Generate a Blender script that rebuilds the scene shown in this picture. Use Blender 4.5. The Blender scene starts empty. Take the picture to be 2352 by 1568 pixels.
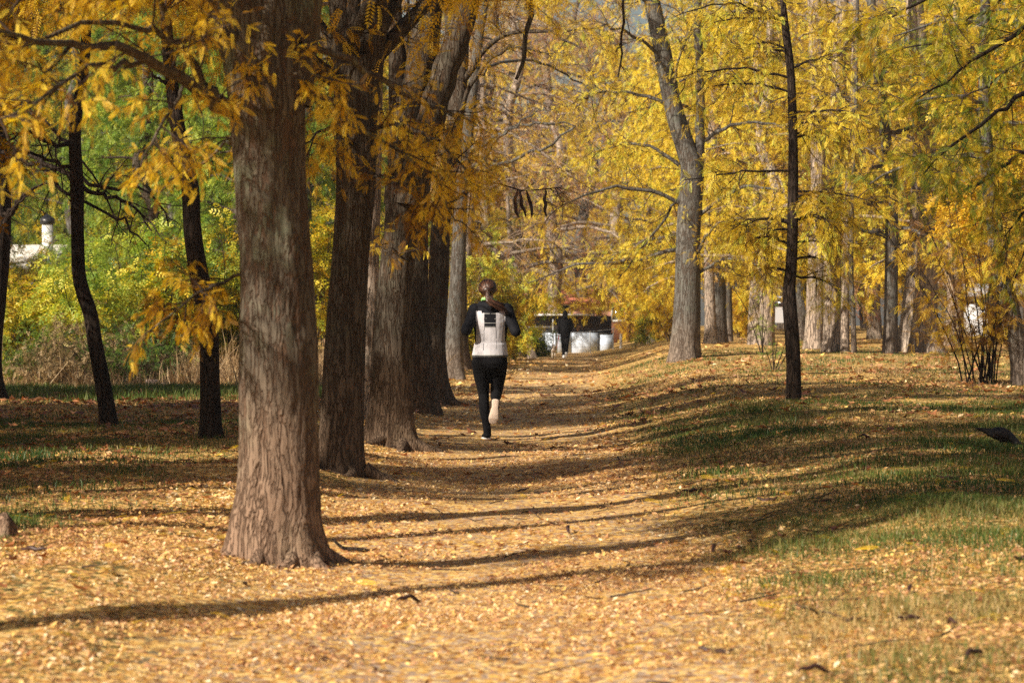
import bpy, math, random
import numpy as np
from mathutils import Vector, noise as mnoise

# ------------------------------------------------------------------ basics
sc = bpy.context.scene
col = sc.collection
rng = np.random.default_rng(7)
random.seed(7)
FOC, CX, HY, CH = 6500.0, 1176.0, 748.0, 1.18     # pixel focal length, centre, horizon row, camera height

def W(px, py, d):
    return np.array([(px-CX)/FOC*d, d, CH-(py-HY)/FOC*d])

AZ, EL = math.radians(36), math.radians(33)        # sun: light travels towards AZ, from height EL
SUNV = np.array([-math.cos(AZ)*math.cos(EL), -math.sin(AZ)*math.cos(EL), math.sin(EL)])

def sstep(a, b, x):
    t = np.clip((x-a)/(b-a), 0, 1)
    return t*t*(3-2*t)

def path_x(y):
    return np.interp(y, [-60, 0, 17, 30, 50, 68, 103, 140, 400], [-.4, -.2, -.1, .0, .4, 1.1, 2.2, 2.6, 3])

def terrain(x, y):
    x = np.asarray(x, float); y = np.asarray(y, float)
    t = x - path_x(y)
    A = np.interp(y, [-60, 0, 20, 36, 59, 65, 100, 150, 400], [.1, .12, .19, .28, .52, .60, .72, .8, .8])
    z = A*sstep(.7, np.interp(y, [0, 40, 70, 130], [3.1, 3.1, 3.7, 6]), t)
    z = z + .10*sstep(-.9, -1.8, t)*sstep(4, 13, y)*sstep(60, 25, y)*(1-.6*sstep(-3, -6, t))
    z = z + .9*sstep(-2.5, -5, t)*sstep(52, 72, y)
    z = z - .05*np.exp(-(t/1.0)**2)
    z = z + .035*np.sin(x*.9+y*.31+1.3)*np.sin(y*.47-x*.2) + .018*np.sin(x*2.1-y*.8)*np.sin(y*1.3+x*.7+2) + .008*np.sin(x*5.3+y*2.2)*np.sin(y*3.9-x*3.1)
    z = z + .35*sstep(2, 9, t)*sstep(95, 140, y)
    for mx, my, a, r in ((-1.2, 14.35, .06, .55), (-1.35, 22.6, .06, .6), (-1.2, 27.5, .06, .7)):
        z = z + a*np.exp(-((x-mx)**2+(y-my)**2)/r**2)
    return z

def ghit(px, py):
    d = np.linspace(7, 200, 8000)
    x = (px-CX)/FOC*d; zr = CH-(py-HY)/FOC*d
    below = np.nonzero(zr <= terrain(x, d))[0]
    i = below[0] if len(below) else len(d)-1
    return float(x[i]), float(d[i]), float(terrain(x[i], d[i]))

def norm(v):
    return v/np.maximum(np.linalg.norm(v, axis=-1, keepdims=True), 1e-9)

def tag(o, label=None, cat=None, group=None, kind=None):
    if label: o['label'] = label
    if cat: o['category'] = cat
    if group: o['group'] = group
    if kind: o['kind'] = kind
    return o

def empty(name, loc, label=None, cat=None, group=None, rz=0):
    o = bpy.data.objects.new(name, None); col.objects.link(o)
    o.empty_display_size = .2
    o.location = [float(c) for c in loc]; o.rotation_euler = (0, 0, rz)
    return tag(o, label, cat, group)

def kids(o):
    return [c for c in bpy.data.objects if c.parent == o]

def copy_tree(o, children, loc, rz=0, s=1.0, label=None, group=None):
    c = o.copy(); col.objects.link(c)
    c.location = [float(v) for v in loc]; c.rotation_euler = (0, 0, rz); c.scale = (s, s, s)
    if label: c['label'] = label
    if group: c['group'] = group
    for ch in children:
        k = ch.copy(); col.objects.link(k); k.parent = c
    return c

# ------------------------------------------------------------------ mesh accumulator
class MB:
    def __init__(s):
        s.V = []; s.Q = []; s.T = []; s.n = 0
    def add(s, V, F, mat=0, tint=0.5):
        V = np.asarray(V, np.float32).reshape(-1, 3); F = np.asarray(F, np.int64)
        m = len(F)
        if m == 0: return
        t = np.broadcast_to(np.asarray(tint, np.float32), (m,))
        (s.Q if F.shape[1] == 4 else s.T).append((F+s.n, np.full(m, mat, np.int32), t))
        s.V.append(V); s.n += len(V)
    def build(s, name, mats, parent=None, smooth=False, link=True):
        me = bpy.data.meshes.new(name)
        V = np.concatenate(s.V)
        loops = []; tot = []; mi = []; ti = []
        for lst, k in ((s.Q, 4), (s.T, 3)):
            if lst:
                F = np.concatenate([a[0] for a in lst])
                loops.append(F.ravel()); tot.append(np.full(len(F), k, np.int32))
                mi.append(np.concatenate([a[1] for a in lst])); ti.append(np.concatenate([a[2] for a in lst]))
        loops = np.concatenate(loops).astype(np.int32); tot = np.concatenate(tot); mi = np.concatenate(mi); ti = np.concatenate(ti)
        me.vertices.add(len(V)); me.vertices.foreach_set('co', V.ravel())
        me.loops.add(len(loops)); me.loops.foreach_set('vertex_index', loops)
        me.polygons.add(len(tot))
        st = np.concatenate([[0], np.cumsum(tot)[:-1]]).astype(np.int32)
        me.polygons.foreach_set('loop_start', st); me.polygons.foreach_set('loop_total', tot)
        me.polygons.foreach_set('material_index', mi)
        if smooth is not False:
            sm = np.ones(len(tot), bool) if smooth is True else (mi == smooth)
            me.polygons.foreach_set('use_smooth', sm)
        at = me.attributes.new('tint', 'FLOAT', 'FACE'); at.data.foreach_set('value', ti.astype(np.float32))
        for m in (mats if isinstance(mats, (list, tuple)) else [mats]): me.materials.append(m)
        me.update(calc_edges=True)
        me.validate()
        o = bpy.data.objects.new(name, me)
        if link: col.objects.link(o)
        if parent: o.parent = parent
        return o

def box(mb, c, h, mat=0, rz=0, tint=.5):
    s = np.array([[-1,-1,-1],[1,-1,-1],[1,1,-1],[-1,1,-1],[-1,-1,1],[1,-1,1],[1,1,1],[-1,1,1]], float)*np.asarray(h, float)
    if rz:
        cs, sn = math.cos(rz), math.sin(rz)
        s = np.stack([s[:,0]*cs-s[:,1]*sn, s[:,0]*sn+s[:,1]*cs, s[:,2]], 1)
    F = [[0,3,2,1],[4,5,6,7],[0,1,5,4],[1,2,6,5],[2,3,7,6],[3,0,4,7]]
    mb.add(s+np.asarray(c, float), F, mat, tint)

def frames(P):
    """P (N,K,3) -> tangents and two normals per point"""
    T = np.empty_like(P); T[:, 1:-1] = P[:, 2:]-P[:, :-2]; T[:, 0] = P[:, 1]-P[:, 0]; T[:, -1] = P[:, -1]-P[:, -2]
    T = norm(T)
    ref = np.zeros_like(T); ref[..., 0] = 1.0
    swap = np.abs(T[:, :1, 0]).mean(1) > .8
    ref[swap] = [0, 1, 0]
    A = norm(np.cross(T, ref)); B = np.cross(T, A)
    return T, A, B

def tubes(mb, P, R, sides=4, mat=0, tint=.5):
    P = np.asarray(P, float); R = np.asarray(R, float)
    N, K, _ = P.shape
    T, A, B = frames(P)
    th = np.arange(sides)*2*math.pi/sides
    c, s_ = np.cos(th), np.sin(th)
    V = P[:, :, None]+R[:, :, None, None]*(A[:, :, None]*c[None, None, :, None]+B[:, :, None]*s_[None, None, :, None])
    V = V.reshape(-1, 3)
    base = (np.arange(N)*K*sides)[:, None, None]
    k = (np.arange(K-1)*sides)[None, :, None]; i = np.arange(sides)[None, None, :]; j = (i+1) % sides
    F = np.stack([base+k+i, base+k+j, base+k+sides+j, base+k+sides+i], -1).reshape(-1, 4)
    mb.add(V, F, mat, tint)

def resample(pts, K):
    """Catmull-Rom through pts (n,m) -> K rows, even in chord length"""
    pts = np.asarray(pts, float)
    n = len(pts)
    if n == 2:
        t = np.linspace(0, 1, K)[:, None]; return pts[0]*(1-t)+pts[1]*t
    P = np.vstack([2*pts[0]-pts[1], pts, 2*pts[-1]-pts[-2]])
    L = np.concatenate([[0], np.cumsum(np.linalg.norm(np.diff(pts[:, :3], axis=0), axis=1))])
    u = np.interp(np.linspace(0, L[-1], K), L, np.arange(n))
    i = np.minimum(u.astype(int), n-2); t = (u-i)[:, None]
    a, b, c, d = P[i], P[i+1], P[i+2], P[i+3]
    return .5*((2*b)+(-a+c)*t+(2*a-5*b+4*c-d)*t*t+(-a+3*b-3*c+d)*t**3)

# ------------------------------------------------------------------ materials
def new_mat(name):
    m = bpy.data.materials.new(name); m.use_nodes = True
    nt = m.node_tree; nt.nodes.clear()
    return m, nt, nt.nodes, nt.links

def ramp(N, stops, interp='LINEAR'):
    r = N.new('ShaderNodeValToRGB'); r.color_ramp.interpolation = interp
    e = r.color_ramp.elements
    while len(e) > 1: e.remove(e[0])
    e[0].position = stops[0][0]; e[0].color = (*stops[0][1], 1)
    for p, c in stops[1:]:
        x = e.new(p); x.color = (*c, 1)
    return r

def leaf_mat(name, stops, trans=.42, var=.12, rough=.5):
    m, nt, N, L = new_mat(name)
    at = N.new('ShaderNodeAttribute'); at.attribute_name = 'tint'
    oi = N.new('ShaderNodeObjectInfo')
    mr = N.new('ShaderNodeMapRange'); mr.inputs[3].default_value = -var; mr.inputs[4].default_value = var
    L.new(oi.outputs['Random'], mr.inputs[0])
    ad = N.new('ShaderNodeMath'); ad.operation = 'ADD'; ad.use_clamp = True
    L.new(at.outputs['Fac'], ad.inputs[0]); L.new(mr.outputs[0], ad.inputs[1])
    r = ramp(N, stops); L.new(ad.outputs[0], r.inputs[0])
    p = N.new('ShaderNodeBsdfPrincipled'); p.inputs['Roughness'].default_value = rough
    p.inputs['Specular IOR Level'].default_value = .35
    L.new(r.outputs[0], p.inputs['Base Color'])
    tr = N.new('ShaderNodeBsdfTranslucent')
    sat = N.new('ShaderNodeHueSaturation'); sat.inputs['Saturation'].default_value = 1.1; sat.inputs['Value'].default_value = 1.05
    L.new(r.outputs[0], sat.inputs['Color']); L.new(sat.outputs[0], tr.inputs[0])
    mx = N.new('ShaderNodeMixShader'); mx.inputs[0].default_value = trans
    L.new(p.outputs[0], mx.inputs[1]); L.new(tr.outputs[0], mx.inputs[2])
    o = N.new('ShaderNodeOutputMaterial'); L.new(mx.outputs[0], o.inputs[0])
    return m

def noise_node(N, L, vec, scale, detail=5, rough=.6):
    n = N.new('ShaderNodeTexNoise'); n.inputs['Scale'].default_value = scale
    n.inputs['Detail'].default_value = detail; n.inputs['Roughness'].default_value = rough
    L.new(vec, n.inputs['Vector']); return n

def mixc(N, L, fac, a, b, mode='MIX'):
    m = N.new('ShaderNodeMix'); m.data_type = 'RGBA'; m.blend_type = mode
    for sock, v in ((m.inputs[0], fac), (m.inputs[6], a), (m.inputs[7], b)):
        if hasattr(v, 'is_linked') or hasattr(v, 'links'): L.new(v, sock)
        elif isinstance(v, tuple): sock.default_value = (*v, 1)
        else: sock.default_value = v
    return m.outputs[2]

def bark_mat(name, dark, mid, light, moss=None, mossamt=.0, foot=None, scale=1.0, bump=.9):
    m, nt, N, L = new_mat(name)
    tc = N.new('ShaderNodeTexCoord')
    mp = N.new('ShaderNodeMapping'); mp.inputs['Scale'].default_value = (scale, scale, scale*.14)
    L.new(tc.outputs['Object'], mp.inputs[0])
    wob = noise_node(N, L, tc.outputs['Object'], 3, 3)
    addv = N.new('ShaderNodeVectorMath'); addv.operation = 'MULTIPLY_ADD'
    L.new(wob.outputs['Color'], addv.inputs[0]); addv.inputs[1].default_value = (.06, .06, .06); L.new(mp.outputs[0], addv.inputs[2])
    n1 = noise_node(N, L, addv.outputs[0], 34, 8, .72)
    n2 = noise_node(N, L, tc.outputs['Object'], 2.2, 4)
    def crack(sc_, wd, amt):
        nn = noise_node(N, L, addv.outputs[0], sc_, 3, .55)
        q = N.new('ShaderNodeMath'); q.operation = 'SUBTRACT'; L.new(nn.outputs[0], q.inputs[0]); q.inputs[1].default_value = .5
        q2 = N.new('ShaderNodeMath'); q2.operation = 'ABSOLUTE'; L.new(q.outputs[0], q2.inputs[0])
        q3 = N.new('ShaderNodeMapRange'); q3.inputs[1].default_value = 0; q3.inputs[2].default_value = wd; q3.inputs[3].default_value = 1-amt; q3.inputs[4].default_value = 1
        L.new(q2.outputs[0], q3.inputs[0]); return q3.outputs[0]
    k1 = crack(12, .035, 1); k2 = crack(27, .05, .7)
    crk = N.new('ShaderNodeMath'); crk.operation = 'MULTIPLY'; L.new(k1, crk.inputs[0]); L.new(k2, crk.inputs[1])
    r = ramp(N, [(.3, dark), (.5, mid), (.72, light)])
    L.new(n1.outputs[0], r.inputs[0])
    c = mixc(N, L, n2.outputs[0], r.outputs[0], mid)
    c2 = mixc(N, L, crk.outputs[0], tuple(x*.6 for x in dark), c)
    if moss:
        n3 = noise_node(N, L, tc.outputs['Object'], 3.1, 6, .65)
        sm = N.new('ShaderNodeMapRange'); sm.inputs[1].default_value = .52; sm.inputs[2].default_value = .66; sm.inputs[4].default_value = mossamt
        L.new(n3.outputs[0], sm.inputs[0])
        c2 = mixc(N, L, sm.outputs[0], c2, moss)
    if foot:
        sx = N.new('ShaderNodeSeparateXYZ'); L.new(tc.outputs['Object'], sx.inputs[0])
        ad = N.new('ShaderNodeMath'); ad.operation = 'MULTIPLY_ADD'; L.new(n2.outputs[0], ad.inputs[0]); ad.inputs[1].default_value = .9
        L.new(sx.outputs[2], ad.inputs[2])
        fm = N.new('ShaderNodeMapRange'); fm.inputs[1].default_value = .45; fm.inputs[2].default_value = 1.5; fm.inputs[3].default_value = .75; fm.inputs[4].default_value = 0
        L.new(ad.outputs[0], fm.inputs[0])
        c2 = mixc(N, L, fm.outputs[0], c2, foot)
        c2 = mixc(N, L, crk.outputs[0], tuple(x*.42 for x in foot), c2)
    p = N.new('ShaderNodeBsdfPrincipled'); p.inputs['Roughness'].default_value = .9; p.inputs['Specular IOR Level'].default_value = .15
    L.new(c2, p.inputs['Base Color'])
    hs = N.new('ShaderNodeMath'); hs.operation = 'MULTIPLY_ADD'; L.new(n1.outputs[0], hs.inputs[0]); hs.inputs[1].default_value = .6; L.new(crk.outputs[0], hs.inputs[2])
    b = N.new('ShaderNodeBump'); b.inputs['Strength'].default_value = bump; b.inputs['Distance'].default_value = .025
    L.new(hs.outputs[0], b.inputs['Height']); L.new(b.outputs[0], p.inputs['Normal'])
    o = N.new('ShaderNodeOutputMaterial'); L.new(p.outputs[0], o.inputs[0])
    return m

def plain(name, c, rough=.7, spec=.3, nscale=20, namt=.15, metal=0, bump=0):
    m, nt, N, L = new_mat(name)
    tc = N.new('ShaderNodeTexCoord'); n = noise_node(N, L, tc.outputs['Object'], nscale, 5)
    r = ramp(N, [(.3, tuple(x*(1-namt) for x in c)), (.7, tuple(min(1, x*(1+namt)) for x in c))])
    L.new(n.outputs[0], r.inputs[0])
    p = N.new('ShaderNodeBsdfPrincipled'); p.inputs['Roughness'].default_value = rough
    p.inputs['Specular IOR Level'].default_value = spec; p.inputs['Metallic'].default_value = metal
    L.new(r.outputs[0], p.inputs['Base Color'])
    if bump:
        b = N.new('ShaderNodeBump'); b.inputs['Strength'].default_value = bump; b.inputs['Distance'].default_value = .01
        L.new(n.outputs[0], b.inputs['Height']); L.new(b.outputs[0], p.inputs['Normal'])
    o = N.new('ShaderNodeOutputMaterial'); L.new(p.outputs[0], o.inputs[0])
    return m

M = {}
M['gold'] = leaf_mat('leaf_gold', [(0, (.20, .085, .012)), (.28, (.50, .27, .016)), (.62, (.78, .52, .03)), (1, (.90, .70, .08))], trans=.42)
M['yellow'] = leaf_mat('leaf_yellow', [(0, (.22, .10, .025)), (.25, (.58, .36, .03)), (.6, (.86, .64, .05)), (.88, (.84, .74, .10)), (1, (.45, .50, .06))], trans=.36)
M['lime'] = leaf_mat('leaf_lime', [(0, (.05, .10, .012)), (.3, (.17, .22, .018)), (.55, (.50, .42, .02)), (.75, (.62, .36, .02)), (1, (.80, .64, .05))], trans=.34)
M['green'] = leaf_mat('leaf_green', [(0, (.05, .12, .02)), (.4, (.18, .30, .04)), (.75, (.42, .50, .07)), (1, (.75, .64, .08))])
M['tan'] = leaf_mat('leaf_tan', [(0, (.20, .06, .06)), (.35, (.42, .20, .10)), (.7, (.74, .46, .12)), (1, (.82, .62, .22))])
M['litter'] = leaf_mat('leaf_litter', [(0, (.14, .06, .035)), (.22, (.42, .20, .10)), (.5, (.72, .43, .20)), (.72, (.84, .56, .16)), (.86, (.88, .62, .34)), (1, (.92, .76, .50))], trans=.15, var=0)
M['brownleaf'] = leaf_mat('leaf_brown', [(0, (.16, .06, .03)), (.5, (.38, .15, .06)), (1, (.62, .33, .15))], trans=.12, var=0)
M['straw'] = leaf_mat('leaf_straw', [(0, (.12, .09, .03)), (.4, (.34, .23, .11)), (.75, (.55, .40, .22)), (1, (.62, .52, .20))], trans=.2, var=.1)
M['grass'] = leaf_mat('grass_blade', [(0, (.03, .07, .012)), (.4, (.075, .13, .022)), (.65, (.20, .17, .05)), (1, (.50, .35, .15))], trans=.25, var=0)
M['drygrass'] = leaf_mat('dry_grass_blade', [(0, (.16, .10, .05)), (.5, (.38, .25, .13)), (1, (.60, .44, .24))], trans=.2, var=0)
M['bark_main'] = bark_mat('bark_main', (.036, .030, .024), (.125, .104, .080), (.265, .22, .17), (.15, .17, .115), .7, (.34, .215, .145), 1.15)
M['bark'] = bark_mat('bark_row', (.028, .024, .019), (.098, .080, .062), (.21, .175, .138), (.10, .11, .07), .35, (.20, .13, .085), 1.0)
M['bark_dark'] = bark_mat('bark_dark', (.018, .013, .011), (.045, .032, .025), (.085, .06, .045), None, 0, None, 1.3)
M['bark_pale'] = bark_mat('bark_pale', (.17, .13, .105), (.40, .315, .25), (.58, .48, .39), (.20, .22, .17), .3, None, .8)
M['bark_grey'] = bark_mat('bark_grey', (.05, .05, .045), (.13, .125, .115), (.24, .22, .20), (.10, .13, .10), .3, (.24, .18, .14), .8)
M['twig'] = plain('twig', (.055, .038, .030), .85, .1, 60, .3)
M['twig_pale'] = plain('twig_pale', (.26, .19, .15), .85, .1, 60, .3)
M['pod'] = plain('seed_pod', (.045, .02, .016), .5, .4, 60, .3)

# ------------------------------------------------------------------ leaf fronds
def frond_template(lod):
    V = []; F = []
    def dz(x): return -.28*x*x
    def quad(a, b, c, d):
        n = len(V); V.extend([a, b, c, d]); F.append([n, n+1, n+2, n+3])
    if lod == 0:
        n = 12; ll, ww, ang = .19, .023, 60
    elif lod == 1:
        n = 7; ll, ww, ang = .21, .034, 55
    else:
        n = 3; ll, ww, ang = .30, .075, 48
    ca, sa = math.cos(math.radians(ang)), math.sin(math.radians(ang))
    for i in range(n):
        x = .12+.86*i/(n-.4)
        l = ll*(.55+.6*math.sin(math.pi*min(1, .25+.7*i/n)))
        for s in (-1, 1):
            xx = x+(.02 if s > 0 else 0)
            tip = (xx+l*ca, s*l*sa, dz(xx)-.10*l)
            mx, my = xx+l*.5*ca, s*l*.5*sa
            w = ww
            quad((xx, 0, dz(xx)), (mx+w*sa, my-s*w*ca, dz(xx)-.02*l), tip, (mx-w*sa, my+s*w*ca, dz(xx)-.02*l))
    quad((.93, 0, dz(.93)), (1.05, ww, dz(1.0)), (1.05+ll*.6, 0, dz(1.1)), (1.05, -ww, dz(1.0)))
    if lod == 0:
        for a in range(3):
            x0, x1 = a/3, (a+1)/3; w = .007
            quad((x0, -w, dz(x0)), (x0, w, dz(x0)), (x1, w, dz(x1)), (x1, -w, dz(x1)))
    return np.array(V), np.array(F)
FR = [frond_template(i) for i in range(3)]

def fronds(mb, O, D, S, lod, mat, tint, g, upn=.8):
    if len(O) == 0: return
    V0, F0 = FR[lod]
    D = norm(D)
    up = np.zeros_like(D); up[:, 2] = upn; up += g.normal(0, .45, D.shape)
    side = norm(np.cross(up, D)); n = np.cross(D, side)
    B = np.stack([D, side, n], 1)                       # rows: axes
    curl = g.uniform(.3, 1.8, len(O))
    VV = np.broadcast_to(V0, (len(O),)+V0.shape).copy(); VV[:, :, 2] *= curl[:, None]
    Vw = O[:, None]+S[:, None, None]*np.einsum('nki,nij->nkj', VV, B)
    m = len(V0)
    F = (F0[None]+(np.arange(len(O))*m)[:, None, None]).reshape(-1, 4)
    t = np.repeat(np.clip(tint, 0, 1), len(F0))+g.normal(0, .03, len(O)*len(F0))
    mb.add(Vw.reshape(-1, 3), F, mat, t)

def perp(D, g, flat=1.0):
    r = g.normal(size=D.shape); r[..., 2] *= flat
    r -= (r*D).sum(-1, keepdims=True)*D
    return norm(r)

def grow(P, D, L, K, droop, wig, g):
    pts = [P]; D = norm(D); L = np.broadcast_to(L, (len(P),))
    st = (L/(K-1))[:, None]
    for k in range(K-1):
        D = D+g.normal(0, wig, D.shape); D[:, 2] -= droop
        D = norm(D); P = P+D*st; pts.append(P)
    return np.stack(pts, 1)

def children(P, n, t0, g, ang=(35, 70), flat=.5, jit=1.0):
    """n side shoots on each polyline: positions, directions, t"""
    N, K, _ = P.shape
    t = g.uniform(t0, 1, (N, n)); u = t*(K-1); i = np.minimum(u.astype(int), K-2); f = (u-i)[..., None]
    r = np.arange(N)[:, None]
    pos = P[r, i]*(1-f)+P[r, i+1]*f
    T = norm(P[r, i+1]-P[r, i])
    a = np.radians(g.uniform(*ang, (N, n)))[..., None]
    d = T*np.cos(a)+perp(T, g, flat)*np.sin(a)
    return pos.reshape(-1, 3), d.reshape(-1, 3), t.ravel()

def foliate(mbt, mbl, limbs, g, n1, l1, n2, l2, nf, lod, fs, matl, hue=.5, hv=.2, droop=.08, flat=.45, t0=.25, r1=.012, twigmat=0, fdroop=.5, sides=3, keep=None, clump=0):
    """secondary branches, twigs and fronds on limb polylines (N,K,3)"""
    if n1:
        p, d, t = children(limbs, n1, t0, g, (35, 75), flat)
        L1 = l1*(1.15-.6*t)*g.uniform(.6, 1.2, len(p))
        B = grow(p, d, L1, 6, droop*.6, .16, g)
        if keep is not None:
            B = B[keep(B[:, -1])]
        tubes(mbt, B, np.linspace(r1, r1*.35, 6)[None]*np.ones((len(B), 1)), sides, twigmat)
        B = np.concatenate([B])
    else: B = limbs
    p, d, t = children(B, n2, .15, g, (25, 75), flat)
    Tw = grow(p, d, l2*g.uniform(.5, 1.2, len(p)), 4, droop, .16, g)
    if keep is not None: Tw = Tw[keep(Tw[:, -1])]
    tubes(mbt, Tw, np.linspace(r1*.35, r1*.14, 4)[None]*np.ones((len(Tw), 1)), 3, twigmat)
    if nf:
        th = g.normal(hue, hv, len(Tw))
        if clump:
            c = g.uniform(size=len(Tw)) > clump
            Tw = Tw[c]; th = th[c]
        p, d, t = children(Tw, nf, .05, g, (25, 65), .6)
        d[:, 2] -= g.uniform(.2, 1.0, len(d))*fdroop
        if keep is not None:
            kk = keep(p); p, d = p[kk], d[kk]; thh = np.repeat(th, nf)[kk]
        else: thh = np.repeat(th, nf)
        fronds(mbl, p, d, fs*g.uniform(.65, 1.2, len(p)), lod, matl, thh+g.normal(0, .07, len(p)), g)

def trunk(mb, pts, rad, sides=40, step=.06, flare=0.5, lobes=5, rough=.05, seed=0, mat=0, fh=.28, ridge=0):
    pts = np.asarray(pts, float); rad = np.asarray(rad, float)
    Ltot = np.linalg.norm(np.diff(pts, axis=0), axis=1).sum()
    K = max(6, int(Ltot/step))
    PR = resample(np.column_stack([pts, rad]), K); P = PR[:, :3]; R = PR[:, 3]
    T, A, B = frames(P[None]); A, B = A[0], B[0]
    z0 = P[0, 2]; h = P[:, 2]-z0
    th = np.arange(sides)*2*math.pi/sides
    ph = seed*1.7
    lob = .45+.55*np.cos(lobes*th+ph)*.6+.4*np.cos(2*th+ph*2)
    hg = np.maximum(h-.11, 0); fl = 1+flare*np.exp(-hg/fh)[:, None]*np.clip(lob, 0, 2)[None]+flare*.12*np.exp(-hg/.9)[:, None]
    V = np.empty((K, sides, 3))
    if rough:
        nz = np.empty((K, sides))
        cth, sth = np.cos(th), np.sin(th)
        for k in range(K):
            for i in range(sides):
                v = Vector((cth[i]*1.2+seed*9.1, sth[i]*1.2, h[k]*.7))
                nz[k, i] = mnoise.noise(v)*1.3+.55*mnoise.noise(v*3.1)+.5*mnoise.noise(Vector((cth[i]*5+seed, sth[i]*5, h[k]*2.2)))
                if ridge: nz[k, i] += ridge*(.5-abs(mnoise.noise(Vector((cth[i]*7+3*mnoise.noise(Vector((cth[i]*2, sth[i]*2, h[k]*4))), sth[i]*7, h[k]*3.2))))*2.2)
        fl = fl*(1+rough*nz)
    RR = R[:, None]*fl
    V = P[:, None]+RR[..., None]*(A[:, None]*np.cos(th)[None, :, None]+B[:, None]*np.sin(th)[None, :, None])
    k = (np.arange(K-1)*sides)[:, None]; i = np.arange(sides)[None]; j = (i+1) % sides
    F = np.stack([k+i, k+j, k+sides+j, k+sides+i], -1).reshape(-1, 4)
    mb.add(V.reshape(-1, 3), F, mat)
    return P, R

# ------------------------------------------------------------------ ground
def ground():
    ys = np.concatenate([np.linspace(-60, 4, 24)[:-1], np.arange(4, 60, .16), np.arange(60, 110, .6), np.geomspace(110, 900, 30)])
    xs = np.concatenate([-np.geomspace(14, 900, 26)[::-1], np.arange(-13.8, -5, .4), np.arange(-5, 7, .14), np.arange(7, 14, .4), np.geomspace(14, 900, 26)])
    X, Y = np.meshgrid(xs, ys)
    Z = terrain(X, Y)
    V = np.stack([X, Y, Z], -1).reshape(-1, 3)
    nx, ny = len(xs), len(ys)
    i = np.arange(nx-1)[None]; j = np.arange(ny-1)[:, None]
    F = np.stack([j*nx+i, j*nx+i+1, (j+1)*nx+i+1, (j+1)*nx+i], -1).reshape(-1, 4)
    mb = MB(); mb.add(V, F)
    m, nt, N, L = new_mat('ground_soil')
    tc = N.new('ShaderNodeTexCoord')
    at = N.new('ShaderNodeAttribute'); at.attribute_name = 'worn'
    n1 = noise_node(N, L, tc.outputs['Object'], 1.1, 6, .6)
    n2 = noise_node(N, L, tc.outputs['Object'], 14, 6, .7)
    vo = N.new('ShaderNodeTexVoronoi'); vo.inputs['Scale'].default_value = 38; vo.inputs['Randomness'].default_value = 1
    L.new(tc.outputs['Object'], vo.inputs['Vector'])
    soil = ramp(N, [(.3, (.24, .16, .11)), (.6, (.44, .32, .225)), (.8, (.56, .43, .32))]); L.new(n2.outputs[0], soil.inputs[0])
    turf = ramp(N, [(.3, (.035, .05, .014)), (.5, (.09, .085, .028)), (.7, (.20, .14, .055))]); L.new(n2.outputs[0], turf.inputs[0])
    sx = N.new('ShaderNodeSeparateXYZ'); L.new(vo.outputs['Color'], sx.inputs[0])
    leaf = ramp(N, [(0, (.15, .07, .03)), (.35, (.45, .23, .07)), (.7, (.68, .42, .11)), (1, (.80, .60, .28))]); L.new(sx.outputs[0], leaf.inputs[0])
    wa = N.new('ShaderNodeMath'); wa.operation = 'MULTIPLY_ADD'; L.new(n1.outputs[0], wa.inputs[0]); wa.inputs[1].default_value = .8
    L.new(at.outputs['Fac'], wa.inputs[2])
    wm = N.new('ShaderNodeMapRange'); wm.inputs[1].default_value = .6; wm.inputs[2].default_value = 1.0; L.new(wa.outputs[0], wm.inputs[0])
    base = mixc(N, L, wm.outputs[0], turf.outputs[0], soil.outputs[0])
    lm = N.new('ShaderNodeMath'); lm.operation = 'ADD'; L.new(sx.outputs[1], lm.inputs[0]); L.new(n1.outputs[0], lm.inputs[1])
    lr = N.new('ShaderNodeMapRange'); lr.inputs[1].default_value = .78; lr.inputs[2].default_value = .84; L.new(lm.outputs[0], lr.inputs[0])
    c = mixc(N, L, lr.outputs[0], base, leaf.outputs[0])
    p = N.new('ShaderNodeBsdfPrincipled'); p.inputs['Roughness'].default_value = .9; p.inputs['Specular IOR Level'].default_value = .15
    L.new(c, p.inputs['Base Color'])
    hh = N.new('ShaderNodeMath'); hh.operation = 'MULTIPLY_ADD'; L.new(n2.outputs[0], hh.inputs[0]); hh.inputs[1].default_value = 1.0; L.new(sx.outputs[2], hh.inputs[2])
    b = N.new('ShaderNodeBump'); b.inputs['Strength'].default_value = .7; b.inputs['Distance'].default_value = .02
    L.new(hh.outputs[0], b.inputs['Height']); L.new(b.outputs[0], p.inputs['Normal'])
    o = N.new('ShaderNodeOutputMaterial'); L.new(p.outputs[0], o.inputs[0])
    g = mb.build('ground', m, smooth=True)
    t = V[:, 0]-path_x(V[:, 1])
    worn = np.exp(-(t/1.15)**4)*.9
    a = g.data.attributes.new('worn', 'FLOAT', 'POINT'); a.data.foreach_set('value', worn.astype(np.float32))
    tag(g, kind='structure')
ground()

def vnoise(x, y, s, seed):
    r = np.random.default_rng(seed); out = 0
    for k in range(6):
        a = r.uniform(0, 6.28); f = s*r.uniform(.6, 1.7)
        out = out+np.sin(x*f*math.cos(a)*3+y*f*math.sin(a)*3+r.uniform(0, 6.28))
    return out/6*1.7

def scatter(n, d0, d1, g, power=1.0, wl=.25, wr=.25):
    """random ground points seen between distances d0 and d1"""
    u = g.uniform(size=n)
    d = (d0**(power+1)+u*(d1**(power+1)-d0**(power+1)))**(1/(power+1))
    x = g.uniform(-wl, wr, n)*d
    return x, d

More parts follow.
